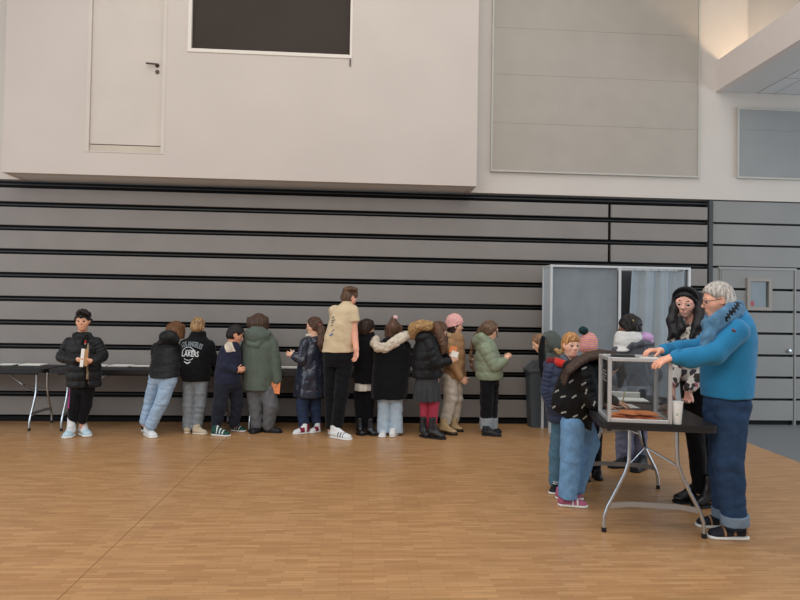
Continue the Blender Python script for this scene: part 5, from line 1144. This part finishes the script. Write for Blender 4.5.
# ---- 15 child in the knitted hat
def knit_hat_child():
    P = Per(586, 482.5, 'child in pink and orange knitted hat with dark pompom, mostly hidden behind others', GT, h=.007, dz=.2)
    P.head(588.5, 345.5, 0, 22, 160, 14, eyes=False, neck=(590, 361, 0))
    P.limb([(580, 368, 0, 4.5), (579, 388, .05, 3.6), (586, 398, .12, 2.5)]); P.limb([(600, 368, 0, 4.5), (602, 388, .05, 3.6), (596, 398, .12, 2.5)])
    P.hand(P.J(586, 398, .12), nrm(CF+CR*.3), -CU, .13, .5, thumb=-1); P.hand(P.J(596, 398, .12), nrm(CF-CR*.3), -CU, .13, .5, thumb=1)
    P.body += [P.loft([(364, 582.6, 597.4, 5.8), (425, 581.7, 597.3, 6.5)])]
    P.limb([(583, 425, 0, 6), (582.5, 452, 0, 4.6), (582, 478, 0, 3.4)]); P.limb([(596, 425, 0, 6), (596, 452, 0, 4.6), (596, 478, 0, 3.4)])
    P.part('hair', P.cap(.03, 10, .10, -.55), hairm('hair_dark', (58, 42, 36)))
    m, nt, b = base_mat('striped_knit'); tc = nt.nodes.new('ShaderNodeTexCoord'); wv = nt.nodes.new('ShaderNodeTexWave'); wv.bands_direction = 'Z'; wv.inputs['Scale'].default_value = 15; wv.inputs['Distortion'].default_value = 5; wv.inputs['Detail'].default_value = 1
    rp = nt.nodes.new('ShaderNodeValToRGB'); rp.color_ramp.elements[0].color = lin(216, 150, 100); rp.color_ramp.elements[1].color = lin(178, 100, 158); e = rp.color_ramp.elements.new(.5); e.color = lin(224, 168, 150)
    nt.links.new(tc.outputs['Object'], wv.inputs['Vector']); nt.links.new(wv.outputs['Fac'], rp.inputs['Fac']); nt.links.new(rp.outputs['Color'], b.inputs['Base Color']); b.inputs['Roughness'].default_value = .95
    i = P.part('knitted_hat', P.cap(.10, 35, .16, -.28, top=.10), m, disp=Wd(.004, 110, 46))
    P.sub(i, 'pompom', [P.ell((583.3, 330.5, -.02), (4.6, 4.6, 4))], noisy('dark_teal_yarn', (26, 52, 54), .95, .4, scale=60, bump=1, bscale=90, k=1.0), disp=Wd(.007, 150, 47))
    P.part('jacket', [P.loft([(360, 582, 598, 7), (366, 577, 603, 10), (390, 576, 604, 12), (424, 576, 603, 12)]), *P.chain([(580, 368, 0, 5.6), (579, 388, .05, 5), (585, 397, .1, 3.6)], .008), *P.chain([(600, 368, 0, 5.6), (602, 388, .05, 5), (597, 397, .1, 3.6)], .008)], cloth('plum_jacket', (60, 44, 58), k=1.0), disp=Wd(.004, 30, 48))
    P.part('trousers', [P.ell((589, 425, 0), (12, 9, 7)), *P.chain([(583, 426, 0, 7), (582.5, 452, 0, 5.4), (582, 477, 0, 4.4)]), *P.chain([(596, 426, 0, 7), (596, 452, 0, 5.4), (596, 477, 0, 4.4)])], BLKP)
    bs = noisy('black_shoe', (30, 30, 34), .5, .1, k=1.0)
    P.shoe((580, 480.5), (591, 482), 9, bs, M_bsole, w=4); P.shoe((594, 479), (603, 481), 9, bs, M_bsole, w=4)
    P.finish()
# ---- 16 girl bent over the table
def bent_girl():
    P = Per(572, 505, 'long-haired girl bent over the table in black jacket with small white marks, pink sneakers', GT, h=.006)
    fz = lambda x, y, z: float((z-CAMH)/ray(x, y)[2])-P.zc
    hA, hB = fz(606, 407, TH+.03), fz(620, 404, TH+.03)
    P.head(609, 364, .08, 25, 82, 62, eyes=False, neck=(594, 366, .04))
    P.limb([(586, 372, -.12, 5), (593, 400, -.14, 4.2), (605, 407, hA, 3)]); P.limb([(592, 370, .2, 5), (600, 398, .22, 4.2), (618.5, 403.5, hB, 3)])
    P.hand(P.J(605, 406.5, hA), nrm(RH*.9+FH*.45), -UP, .14, .25, thumb=-1); P.hand(P.J(617.5, 403.5, hB), nrm(RH*.95-FH*.1-UP*.1), -UP*.7+RH*.2, .14, .75, thumb=-1)
    P.body += [P.loft([(366, 574.9, 591.1, 7.9, 0.03), (385, 567.9, 590.1, 8.6, 0.02), (420, 566.9, 583.1, 7.9, 0.02)])]
    P.limb([(573, 424, -.05, 8), (570, 460, -.04, 6), (567, 496, -.03, 4.5)]); P.limb([(582, 424, .12, 8), (593, 444, .14, 6), (578, 486, .18, 4.5)])
    hm = hairm('hair_longbrown', (66, 46, 34), rgb2=(38, 26, 22))
    hp = P.cap(.06, -10, .30, -.6, extra=[*[c_ for dq, dy, rq in ((-.20, 7, 3.2), (-.17, 3.6, 3.4), (-.12, 1.4, 3.6), (-.06, .2, 3.6), (0, -.4, 3.6), (.06, 0, 3.6)) for c_ in P.chain([(614, 355+dy*.3, .08+dq*.5, 3.8), (600, 353+dy*.45, dq*.8, rq*.85), (588, 355+dy*.55, dq*.9, rq*.8), (577, 360.5+dy*.7, dq-.02, rq*.75), (568, 367.5+dy*.8, dq-.05, rq*.65), (561.5+dy*.35, 378+dy*.9, dq-.06, rq*.35)], .006)], *P.chain([(606, 364, -.06, 7.5), (600, 384, -.09, 6.5), (597, 400, -.10, 3)], .02), *P.chain([(618, 362, .1, 6), (622, 374, .12, 4.6), (620, 386, .12, 2)], .02), P.cone((600, 357, .02), (586, 361, -.02), 7, 7, .02)])
    w0 = Wd(1.0, 50, 49)
    P.part('hair', hp, hm, disp=Wd(.003, 40, 49))
    bj = cloth('black_print_jacket', (13, 13, 16), .6, .3, k=1.0, spec=.2, sheen=.02)
    fn_cut = Prim(lambda X: -((X-P.J(551, 409.5, 0))@nrm(CU*1.0+CR*.52)), P.J(540, 340, -.5), P.J(600, 440, .6), .01, 'i')
    lo = np.minimum(P.J(535, 440, -.5), P.J(605, 340, .7))-.1; hi = np.maximum(P.J(535, 440, -.5), P.J(605, 340, .7))+.1
    fn_cut.lo, fn_cut.hi = lo, hi
    jk = [P.loft([(359, 574, 598, 15, .04), (366, 564.5, 604, 19, .03), (378, 558.5, 604, 21, .02), (392, 554, 602, 21, .02), (404, 551.5, 598, 20, .02), (416, 553, 593, 18, .02), (430, 558, 590, 16, .02)], rnd=.014), fn_cut,
          *puffer_arm(P, [(584, 372, -.13, 9.5), (591, 399, -.16, 9), (601, 407, hA-.02, 4.6)], 4, .007), *puffer_arm(P, [(594, 370, .2, 9), (600, 396, .22, 7.5), (614.5, 402.5, hB, 4.8)], 4, .006), P.ell((576, 367, -.02), (13, 16, 7), .03)]
    P.part('jacket', jk, bj, disp=Wd(.005, 30, 50))
    bd = denim('blue_denim', (118, 160, 200), (82, 124, 170), k=1.0)
    P.part('trousers', [P.ell((577, 424, .03), (14.5, 15, 9)), *P.chain([(573, 424, -.05, 11.5), (570.5, 460, -.05, 9.6), (567.5, 497, -.04, 8.8)], capb=True), *P.chain([(583, 424, .12, 10.5), (591.5, 443, .13, 7.8), (577, 487, .18, 8)])], bd, disp=Wd(.006, 30, 51))
    pk = noisy('pink_suede', (172, 96, 124), .75, .1, k=1.0); wt = noisy('white_leather', (226, 228, 228), .5, .04, k=1.0)
    ac = [(wt, lambda t, w_, z: (np.sin(t*42) > .5) & (t > .38) & (t < .72) & (z > .15))]
    P.shoe((557.5, 505.5), (588.5, 507.5), 11.5, pk, M_sole, w=5.2, accent=ac, lace=wt); P.shoe((555, 498.5), (584, 500), 10.5, pk, M_sole, w=4.8, accent=ac)
    P.finish()
    jo = [o for o in P.root.children if o.name.startswith('jacket')][0]
    mk = [(584, 368, -22), (563.5, 380.7, -25), (571, 381.3, -35), (583.5, 383.7, -30), (586, 391.5, -75), (574, 396.5, -32), (556.3, 391.2, -28), (563, 396.5, -12), (583, 406, -50), (594, 403.5, -70), (553, 407.3, -30), (563.5, 412.3, -14), (575, 416, -22), (584.6, 417.5, -38), (578, 375, -20), (569, 405, -25)]
    sm = noisy('small_white_print', (170, 170, 166), .8, .05, k=1.0)
    for x, y, a in mk[:14]:
        q = math.radians(a); R = np.array([[math.cos(q), math.sin(q)], [math.sin(q), -math.cos(q)]]).T if False else None
        sh = []
        ex = np.array([math.cos(q), math.sin(q)]); ey = np.array([-math.sin(q), math.cos(q)])
        zig = [(-3.1, 1.1), (-2.2, -1.1), (-1.4, 1.1), (-.6, -1.1), (.2, 1.1), (1.0, -1.1), (1.8, 1.1), (2.6, -1.1), (3.1, .6)]
        for (u0, v0), (u1, v1) in zip(zig, zig[1:]):
            A = np.array([x, y])+ex*u0*.85+ey*v0*.8; B = np.array([x, y])+ex*u1*.85+ey*v1*.8; sh.append(bars(A[0], A[1], B[0], B[1], .6, 1))
        stamp('white_mark', P, jo, sh, sm, CFN, .005)
    a = P.J(621.5, 398.5, hB); mb = MB(); mb.tube([(0, 0, 0), (.012, -.01, .10)], .0055, 8); o = mb.build('pen', noisy('yellow_pen', (206, 184, 110), .4, .05), None, loc=P.J(622.5, 404, hB-.03), smooth=True); tag(o, 'yellowish pen upright in the writing hand of the bent girl', 'pen')
# ---- 17 child with beaded braids
def beaded_braids_child():
    P = Per(626, 472.5, 'child with beaded black braids, white scarf collar and dark grey jacket behind the ballot box', GT, h=.006, skin=(120, 78, 58), sname='brown', dz=.28)
    P.head(628.5, 326.5, 0, 24, -118, 10, neck=(630, 342, .02), brow=(24, 20, 20), lips=(120, 66, 62))
    P.limb([(619, 353, -.04, 4.5), (616, 378, -.1, 3.8), (624, 392, -.18, 2.6)]); P.limb([(648, 352, .04, 4.5), (655, 376, -.02, 3.8), (638, 392, -.15, 2.6)])
    P.hand(P.J(624, 392, -.18), nrm(CR*.2-FH-UP*.2), -UP, .13, .4, thumb=-1); P.hand(P.J(638, 392, -.15), nrm(-CR*.5-FH-UP*.2), -UP, .13, .4, thumb=1)
    P.body += [P.loft([(348, 622.6, 643.4, 6.5), (425, 621.8, 643.2, 7.2)])]
    P.limb([(624, 425, 0, 6.5), (624, 450, 0, 4.8), (624, 472, 0, 3.5)]); P.limb([(638, 425, .02, 6.5), (638, 450, .02, 4.8), (638, 474, .02, 3.5)])
    rr = np.random.RandomState(12); ex = []; beads = []
    for i in range(70):
        a = rr.uniform(-2.5, 2.5); el = rr.uniform(-.5, 1.5); n = np.array([math.sin(a)*math.cos(el), -math.cos(a)*math.cos(el)-.05, math.sin(el)])
        if n[1] > .45: continue
        p0 = P.q(n[0]*.37, n[1]*.44-.05, n[2]*.40+.12); p1 = p0-P.u*.14*P.H+P.sd*n[0]*.04*P.H-P.f*.03*P.H
        ex.append(p_cone(p0, p1, .023, .017, .004))
        if i % 5 == 0: beads.append(p1+P.sd*n[0]*.012+(p1-P.hc)/np.linalg.norm(p1-P.hc)*.006)
    i = P.part('hair', P.cap(.06, 34, .20, -.42, extra=ex), hairm('hair_braids', (26, 22, 22), bump=1.0) if False else hairm('hair_black', (28, 24, 24)), h=.005)
    gd = noisy('gold_bead', (214, 184, 96), .35, .1, k=1.0, metal=.3)
    for b_ in beads[:10]: P.sub(i, 'hair_bead', [p_cone(b_-v3(0, 0, .006), b_+v3(0, 0, .006), .0105, .0105, .002)], gd, h=.0035)
    P.part('scarf', [P.loft([(331.5, 617, 640, 11, .0), (338, 615, 642, 13, -.01), (346, 614.5, 638, 12.5, -.02), (351, 615.5, 628, 8, -.08)], rnd=.02)], cloth('white_fleece', (214, 214, 212), .95, .06, k=1.0), disp=Wd(.006, 34, 53), label='thick white scarf collar')
    dg = cloth('dark_grey_shell', (74, 78, 86), .55, .18, k=1.0, spec=.35)
    j = P.part('jacket', [P.loft([(341, 622, 650, 10, .05), (348, 614.5, 653.5, 13, .01), (360, 612.5, 654, 15), (385, 611.5, 654, 16), (410, 611.5, 653, 16), (427, 612.5, 651, 16)], rnd=.014), *P.chain([(618.5, 353, -.05, 6.6), (616, 378, -.12, 6), (623, 390, -.17, 4)], .008), *P.chain([(648.5, 352.5, .02, 7), (655, 375, -.06, 6.4), (640, 391, -.14, 4.2)], .008), P.ell((640, 346, .06), (13, 11, 7), .03)], dg, disp=Wd(.009, 30, 54), paint=[(cloth('mid_grey_shell', (118, 124, 134), .6, .12, k=1.0), lambda X: ((X-P.J(630, 384))@CU < 0) & ((X-P.J(646, 384))@CR < 0))])
    P.sub(j, 'hood_lining', [P.ell((644.5, 337.5, .0), (8, 9, 5.2), .015), P.cone((639, 337, -.02), (651, 341.5, -.04), 3.4, 2.2)], cloth('lilac_lining', (196, 158, 204), .8, .1, k=1.0), disp=Wd(.005, 44, 55), label='lilac hood lining'); P.sub(j, 'hood', [P.chain([(624, 352, -.12, 3), (632, 345, -.13, 3.2), (642, 343, -.1, 3.2), (652, 343.5, -.02, 2.8)], .02)[q] for q in range(3)], dg)
    P.part('trousers', [P.ell((631, 425, .01), (15, 11, 8)), *P.chain([(624.5, 426, 0, 8.8), (624.5, 450, 0, 8.2), (624.5, 470, 0, 8.2)], capb=True), *P.chain([(638, 426, .02, 8.8), (638, 450, .02, 8.2), (638.5, 470, .02, 8.2)], capb=True)], denim('lilac_grey_denim', (122, 126, 148), (92, 96, 120), k=1.0), disp=Wd(.007, 30, 56))
    bs = noisy('black_shoe', (30, 30, 34), .5, .1, k=1.0)
    P.shoe((631, 467), (608, 468), 11, bs, M_bsole, w=4.6); P.shoe((645, 468), (633, 473), 12, bs, M_bsole, w=4.6)
    P.finish()
# ---- 18 woman
def floral_woman():
    P = Per(694, 503.5, 'woman with long black hair and black headband in floral blouse, black trousers and boots', GT, h=.006, skin=(226, 174, 156), sname='rosy')
    P.head(685.6, 302.5, 0, 29.5, -34, 18, roll=5, fit=0, look=-.45, er=.072, brow=(34, 26, 26), neck=(694, 324, .03), nr=6, eye=(40, 30, 28), lips=(176, 92, 92))
    P.limb([(677, 336, -.02, 5.5), (675, 362, -.05, 4.5), (672.5, 386, -.1, 3.2)]); P.limb([(707, 336, .0, 5.5), (706, 366, -.06, 4.5), (688.5, 391, -.15, 3.2)])
    P.hand(P.J(672.5, 386, -.1), nrm(-CU), CR, .165, .5, thumb=-1); P.hand(P.J(688.5, 391.5, -.15), nrm(-CU*.9-CR*.1), -CR*.6-CF*.4, .15, 1.35, thumb=-1)
    P.body += [P.loft([(330, 683.4, 702.6, 7.9), (378, 685.2, 703.8, 8.6), (410, 688.5, 708.5, 9.4)])]
    P.limb([(692, 420, 0, 9), (697, 456, 0, 6.5), (700, 492, 0, 4.5)]); P.limb([(705, 420, .04, 9), (708, 456, .06, 6.5), (708.5, 496, .02, 4.5)])
    hm = hairm('hair_jet', (22, 19, 22), rough=.4)
    hp = P.cap(.05, 24, .16, -.62, wide=.03, extra=[*P.chain([(677, 296.5, .03, 3.6), (674.3, 309, .0, 4.6), (671.5, 321, -.03, 4.8), (673.5, 333, -.07, 4), (668, 340, -.07, 1.2)], .02), *P.chain([(680, 318, -.09, 3), (681, 329, -.10, 4.2), (677, 337, -.10, 2)], .02), *P.chain([(697.5, 297, -.03, 5.2), (700.5, 312, -.08, 6), (698, 326, -.13, 5.6), (691.5, 337, -.15, 2.4)], .02), *P.chain([(700, 300, .05, 8), (704, 315, .05, 8), (704, 328, .02, 5)], .02)])
    P.part('hair', hp, hm, disp=P.hair_disp(.0025, 20))
    q = P.q; arcs = [[q(.385*math.sin(a), y_+.10*math.cos(a), .13+.41*math.cos(a)) for a in np.linspace(-1.35, 1.35, 12)] for y_ in (.0, .055, .11)]
    P.part('headband', [p_cone(a, b, .010, .010, .012) for arc in arcs for a, b in zip(arc, arc[1:])], cloth('black_band', (16, 16, 18), k=1.0))
    m, nt, b = base_mat('floral_print'); tc = nt.nodes.new('ShaderNodeTexCoord')
    nz = nt.nodes.new('ShaderNodeTexNoise'); nz.inputs['Scale'].default_value = 9; nz.inputs['Detail'].default_value = 2
    mx = nt.nodes.new('ShaderNodeMix'); mx.data_type = 'RGBA'; mx.blend_type = 'ADD'; mx.inputs['Factor'].default_value = .12
    nt.links.new(tc.outputs['Object'], nz.inputs['Vector']); nt.links.new(tc.outputs['Object'], mx.inputs['A']); nt.links.new(nz.outputs['Color'], mx.inputs['B'])
    vo = nt.nodes.new('ShaderNodeTexVoronoi'); vo.inputs['Scale'].default_value = 21; nt.links.new(mx.outputs['Result'], vo.inputs['Vector'])
    rp = nt.nodes.new('ShaderNodeValToRGB'); rp.color_ramp.interpolation = 'CONSTANT'; cr = rp.color_ramp
    cr.elements[0].position = 0; cr.elements[0].color = lin(52, 40, 40); cr.elements[1].position = .30; cr.elements[1].color = lin(120, 98, 88)
    for p_, c_ in ((.45, (178, 84, 104)), (.58, (74, 74, 88)), (.74, (208, 196, 184)), (.88, (66, 52, 50))): e = cr.elements.new(p_); e.color = lin(*c_)
    sp = nt.nodes.new('ShaderNodeSeparateColor'); nt.links.new(vo.outputs['Color'], sp.inputs['Color']); nt.links.new(sp.outputs['Red'], rp.inputs['Fac'])
    mr = nt.nodes.new('ShaderNodeMath'); mr.operation = 'GREATER_THAN'; mr.inputs[1].default_value = .52; nt.links.new(vo.outputs['Distance'], mr.inputs[0])
    m2 = nt.nodes.new('ShaderNodeMix'); m2.data_type = 'RGBA'; m2.inputs['B'].default_value = lin(224, 216, 206); nt.links.new(mr.outputs[0], m2.inputs['Factor']); nt.links.new(rp.outputs['Color'], m2.inputs['A'])
    nt.links.new(m2.outputs['Result'], b.inputs['Base Color']); b.inputs['Roughness'].default_value = .7
    P.part('blouse', [P.loft([(323.5, 688, 704, 8, .03), (328, 678, 711, 12, .02), (336, 673, 714, 14, .01), (352, 673, 713, 15), (368, 676, 712, 15), (380, 679, 711, 15)], rnd=.012), *P.chain([(677.5, 336, -.03, 7.2), (675.5, 362, -.06, 6.2), (673, 383, -.1, 4.8)], .01), *P.chain([(707, 336, .0, 7.4), (706, 366, -.06, 7.6), (689.5, 388, -.14, 5.2)], .01)], m, disp=Wd(.005, 28, 58))
    P.part('trousers', [P.loft([(376, 681, 711, 13), (392, 682, 714, 15.5), (412, 684, 716, 15.5), (424, 685, 716, 14)]), *P.chain([(693, 420, 0, 9.5), (697.5, 456, 0, 8), (700, 488, 0, 6.6)]), *P.chain([(706, 420, .04, 9.5), (708, 456, .06, 8), (708.5, 492, .02, 6.4)])], BLKP, disp=Wd(.004, 30, 59))
    bb = noisy('glossy_black_boot', (22, 22, 26), .3, .15, k=1.0, spec=.6)
    P.shoe((704, 501.5), (673, 503), 22, bb, M_bsole, w=6.0, high=.3); P.shoe((715, 506.5), (692, 507.5), 22, bb, M_bsole, w=6.0, high=.3)
    P.finish()
# ---- 19 man
def blue_fleece_man():
    P = Per(729, 535, 'grey-haired man in bright blue fleece and jeans resting both hands on the ballot box', GT, h=.006, skin=(224, 166, 140), sname='ruddy2')
    P.head(717.5, 299.5, 0, 36, -100, 12, brow=(170, 160, 150), neck=(727, 318, .02), nr=8.5, eye=(70, 84, 96), lips=(180, 110, 100), jaw=1.05)
    fz = lambda x, y, z: float((z-CAMH)/ray(x, y)[2])-P.zc
    zt = TH+BH+.03; dA = -.175; dB = .17
    P.limb([(736, 330, -.19, 9), (712, 353, -.24, 7), (675, 356.8, dA, 4.6)]); P.limb([(726, 325, .22, 9), (702, 349, .3, 7), (663, 350.5, dB, 4.4)])
    P.hand(P.J(674, 356.5, dA), nrm(-CR*.93-CU*.30-CF*.10), -CU+CR*.35+CF*.2, .185, .35, thumb=-1, spread=.13); P.hand(P.J(662, 350.5, dB), nrm(-CR*.95+CU*.03-CF*.05), -CU*.9-CR*.1, .18, .62, thumb=1, spread=.08)
    P.body += [P.loft([(322, 718.4, 743.6, 15.8), (360, 713.5, 744.5, 15.8), (400, 714.9, 743.1, 15.8)])]
    P.limb([(734, 415, -.1, 13), (730, 462, -.1, 10), (735, 520, -.1, 6.5)]); P.limb([(725, 415, .12, 13), (722, 462, .14, 10), (725, 512, .14, 6.5)])
    P.part('hair', P.cap(.045, 42, .02, -.26, top=.05, ear=True), hairm('hair_silver', (196, 190, 182), rgb2=(150, 144, 138), k=1.0), disp=P.hair_disp(.004, 30))
    q = P.q; fr = []
    for t in (-1, 1):
        for a in range(14):
            a0, a1 = a/14*6.283, (a+1)/14*6.283; fr.append(p_cone(q(t*.15+.11*math.cos(a0), .42, .03+.085*math.sin(a0)), q(t*.15+.11*math.cos(a1), .42, .03+.085*math.sin(a1)), .0024, .0024, .001))
        fr.append(p_cone(q(t*.26, .41, .06), q(t*.37, -.02, .06), .0024, .0024, .001))
    fr.append(p_cone(q(-.04, .43, .05), q(.04, .43, .05), .0024, .0024, .001))
    P.part('glasses', fr, plain('glasses_dark', (50, 46, 48), .3), h=.0024)
    bf = noisy('blue_fleece', (44, 128, 176), .9, .07, scale=7, bump=.3, bscale=60, bdist=.006, k=1.0, sheen=.15, spec=.15)
    f = P.part('fleece', [P.loft([(310, 722, 742, 15, .02), (316, 714, 747, 23, .01), (325, 707, 750, 28), (340, 704.5, 753.5, 28), (358, 703, 753, 26), (374, 703, 752, 25), (386, 702.5, 751, 25), (396, 703.5, 750, 25)], rnd=.014),
          *P.chain([(736, 331, -.19, 11.5), (713, 353.5, -.23, 10), (690, 358, -.2, 8.4), (677, 357.4, dA-.01, 7.2)], .03), *P.chain([(726, 325, .22, 12), (702, 348, .3, 10.5), (680, 349, .25, 8.5), (665, 350.5, dB+.01, 6.6)], .012), P.cone((730, 318, .0), (736, 317, .02), 12, 11, .03)], bf, disp=Wd(.005, 20, 61))
    P.sub(f, 'sleeve_logo', [p_box(P.J(733.8, 330.5, -.19-11.2*P.s), (.012, .004, .005), np.array([CR*.8-CU*.6, CF, CU*.8+CR*.6]), .002)], plain('dark_red_logo', (110, 52, 60), .7), h=.003, label='tiny dark red logo on upper sleeve')
    P.sub(f, 'sleeve_cuff', [P.cone((682, 357.4, dA-.01), (675.5, 357, dA), 8.3, 7.9, capa=True, capb=True)], noisy('blue_cuff', (40, 116, 162), .9, .07, k=1.0)); P.sub(f, 'sleeve_cuff', [P.cone((670, 350.2, dB+.02), (664, 350.5, dB), 7.4, 7.0, capa=True, capb=True)], noisy('blue_cuff', (40, 116, 162), .9, .07, k=1.0))
    bl = cloth('scarf_blue', (84, 126, 158), .9, .2, scale=26, k=1.0); bk = cloth('scarf_black', (22, 26, 34), .9, .1, k=1.0)
    ax = nrm(CR*1.0+CU*.8)
    P.part('scarf', [c_ for ox_, oy_, rq in ((-1.5, -3.5, 3.4), (.5, 0, 3.9), (2.5, 3.6, 3.6)) for c_ in P.chain([(740+ox_*.4, 309+oy_, .08, rq), (739+ox_*.5, 308.5+oy_, -.06, rq+.4), (733+ox_, 311+oy_, -.15, rq+.4), (723+ox_, 317+oy_, -.20, rq+.6), (713.5+ox_, 324+oy_, -.20, rq+.6), (708+ox_, 328+oy_, -.13, rq+.6), (706.5+ox_, 327+oy_, -.0, rq), (711+ox_, 320+oy_, .12, rq)], .006)]+P.chain([(711, 328, -.19, 5), (707, 338, -.215, 5), (704, 349, -.21, 3.6)], .012)+P.chain([(715, 328, -.20, 3.4), (711, 337, -.22, 3.6), (708, 345, -.21, 2.6)], .012), bl, disp=Wd(.007, 42, 62),
           paint=[(bk, lambda X: (np.abs((X-P.J(725, 319.5, -.25))@nrm(CU*1.0-CR*.72)) < .010+.013*(np.sin((X@ax)*190) > .1)) & ((X-P.J(708, 330))@CR > 0) & ((X-P.J(722, 320, -.10))@CF < 0))])
    dj = denim('indigo_denim', (46, 68, 98), (30, 46, 72), k=1.0)
    P.part('trousers', [P.loft([(392, 707, 747, 20), (402, 705, 748.5, 23), (414, 705.5, 747, 23), (428, 707, 743.5, 21)]), *P.chain([(730.5, 418, -.08, 15), (728, 462, -.1, 13.4), (734.5, 519, -.1, 11.2)], capb=False), *P.chain([(723.5, 418, .12, 15.5), (722, 462, .14, 12.5), (724.5, 512, .14, 10.5)])], dj, disp=Wd(.007, 24, 63))
    P.part('trouser_cuff', [P.cone((734.3, 514, -.1), (735, 524.5, -.1), 13.4, 13, capa=True, capb=True)], denim('pale_cuff_denim', (120, 138, 156), (100, 120, 140), k=1.0), label='turned-up paler cuff of near leg'); P.part('trouser_cuff', [P.cone((724.4, 507, .14), (724.6, 516.5, .14), 12.6, 12.2, capa=True, capb=True)], denim('pale_cuff_denim', (120, 138, 156), (100, 120, 140)), label='turned-up paler cuff of far leg')
    nvy = noisy('navy_sneaker', (32, 34, 42), .7, .1, k=1.0); tn = noisy('tan_suede', (168, 128, 94), .8, .08, k=1.0); wl = noisy('pale_lace', (204, 198, 186), .8, .05, k=1.0)
    ac = [(tn, lambda t, w_, z: (t < .13) | ((np.abs(t-.36-z*.08) < .03)) | ((np.abs(t-.60-z*.05) < .022)))]
    P.shoe((749, 539), (706.5, 537.5), 19, nvy, M_sole, w=7.2, accent=ac, lace=wl); P.shoe((733, 527.5), (695, 526), 18, nvy, M_sole, w=6.8, accent=ac, lace=wl)
    P.finish()
for fn in (booth_hood_child, navy_puffer_boy, knit_hat_child, bent_girl, beaded_braids_child, floral_woman, blue_fleece_man): fn()
# ------------------------------------------------------------------ light and camera
def area(name, loc, target, sx, sy, power, rgb):
    l = bpy.data.lights.new(name, 'AREA'); l.shape = 'RECTANGLE'; l.size = sx; l.size_y = sy; l.energy = power; l.color = rgb
    o = bpy.data.objects.new(name, l); C.objects.link(o); o.location = loc
    o.rotation_euler = (Vector(target)-Vector(loc)).to_track_quat('-Z', 'Y').to_euler(); return o
area('daylight_high', (-1.5, -2.5, 6.5), (0, 6, 1.5), 9, 4, 390, (1, .965, .92))
area('skylight', (0, 4.2, 8.2), (0, 5.0, 0), 9, 6, 300, (1, .97, .93))
area('side_windows', (10.2, 4.5, 2.3), (3, 6.5, 1.2), 7, 3.4, 230, (.78, .89, 1.0))
area('left_windows', (-8.3, 4.5, 2.2), (-2, 8.5, 1.0), 6, 3, 150, (.84, .92, 1.0))
l = bpy.data.lights.new('cove_lamp', 'POINT'); l.energy = 30; l.color = (1, .72, .45); l.shadow_soft_size = .06
o = bpy.data.objects.new('cove_lamp', l); C.objects.link(o); o.location = (X_FA+.42, 8.1, ZF0+.2)
l = bpy.data.lights.new('cove_lamp', 'POINT'); l.energy = 40; l.color = (1, .80, .6); l.shadow_soft_size = .1
o = bpy.data.objects.new('cove_lamp', l); C.objects.link(o); o.location = (X_FA+1.9, 9.6, ZF1+.6)
w = bpy.data.worlds.new('hall_daylight'); bpy.context.scene.world = w; w.use_nodes = True
w.node_tree.nodes['Background'].inputs['Color'].default_value = (.93, .96, 1.0, 1); w.node_tree.nodes['Background'].inputs['Strength'].default_value = .32
cd = bpy.data.cameras.new('camera'); cd.sensor_fit = 'HORIZONTAL'; cd.sensor_width = 36; cd.lens = FPX*36/800; cd.clip_start = .05; cd.clip_end = 200
co = bpy.data.objects.new('camera', cd); C.objects.link(co)
co.matrix_world = Matrix(((CR[0], CU[0], -CF[0], CAM[0]), (CR[1], CU[1], -CF[1], CAM[1]), (CR[2], CU[2], -CF[2], CAM[2]), (0, 0, 0, 1)))
sc = bpy.context.scene; sc.camera = co
sc.view_settings.view_transform = 'Standard'; sc.view_settings.look = 'None'
sc.cycles.use_denoising = True; sc.cycles.max_bounces = 8; sc.cycles.transparent_max_bounces = 16
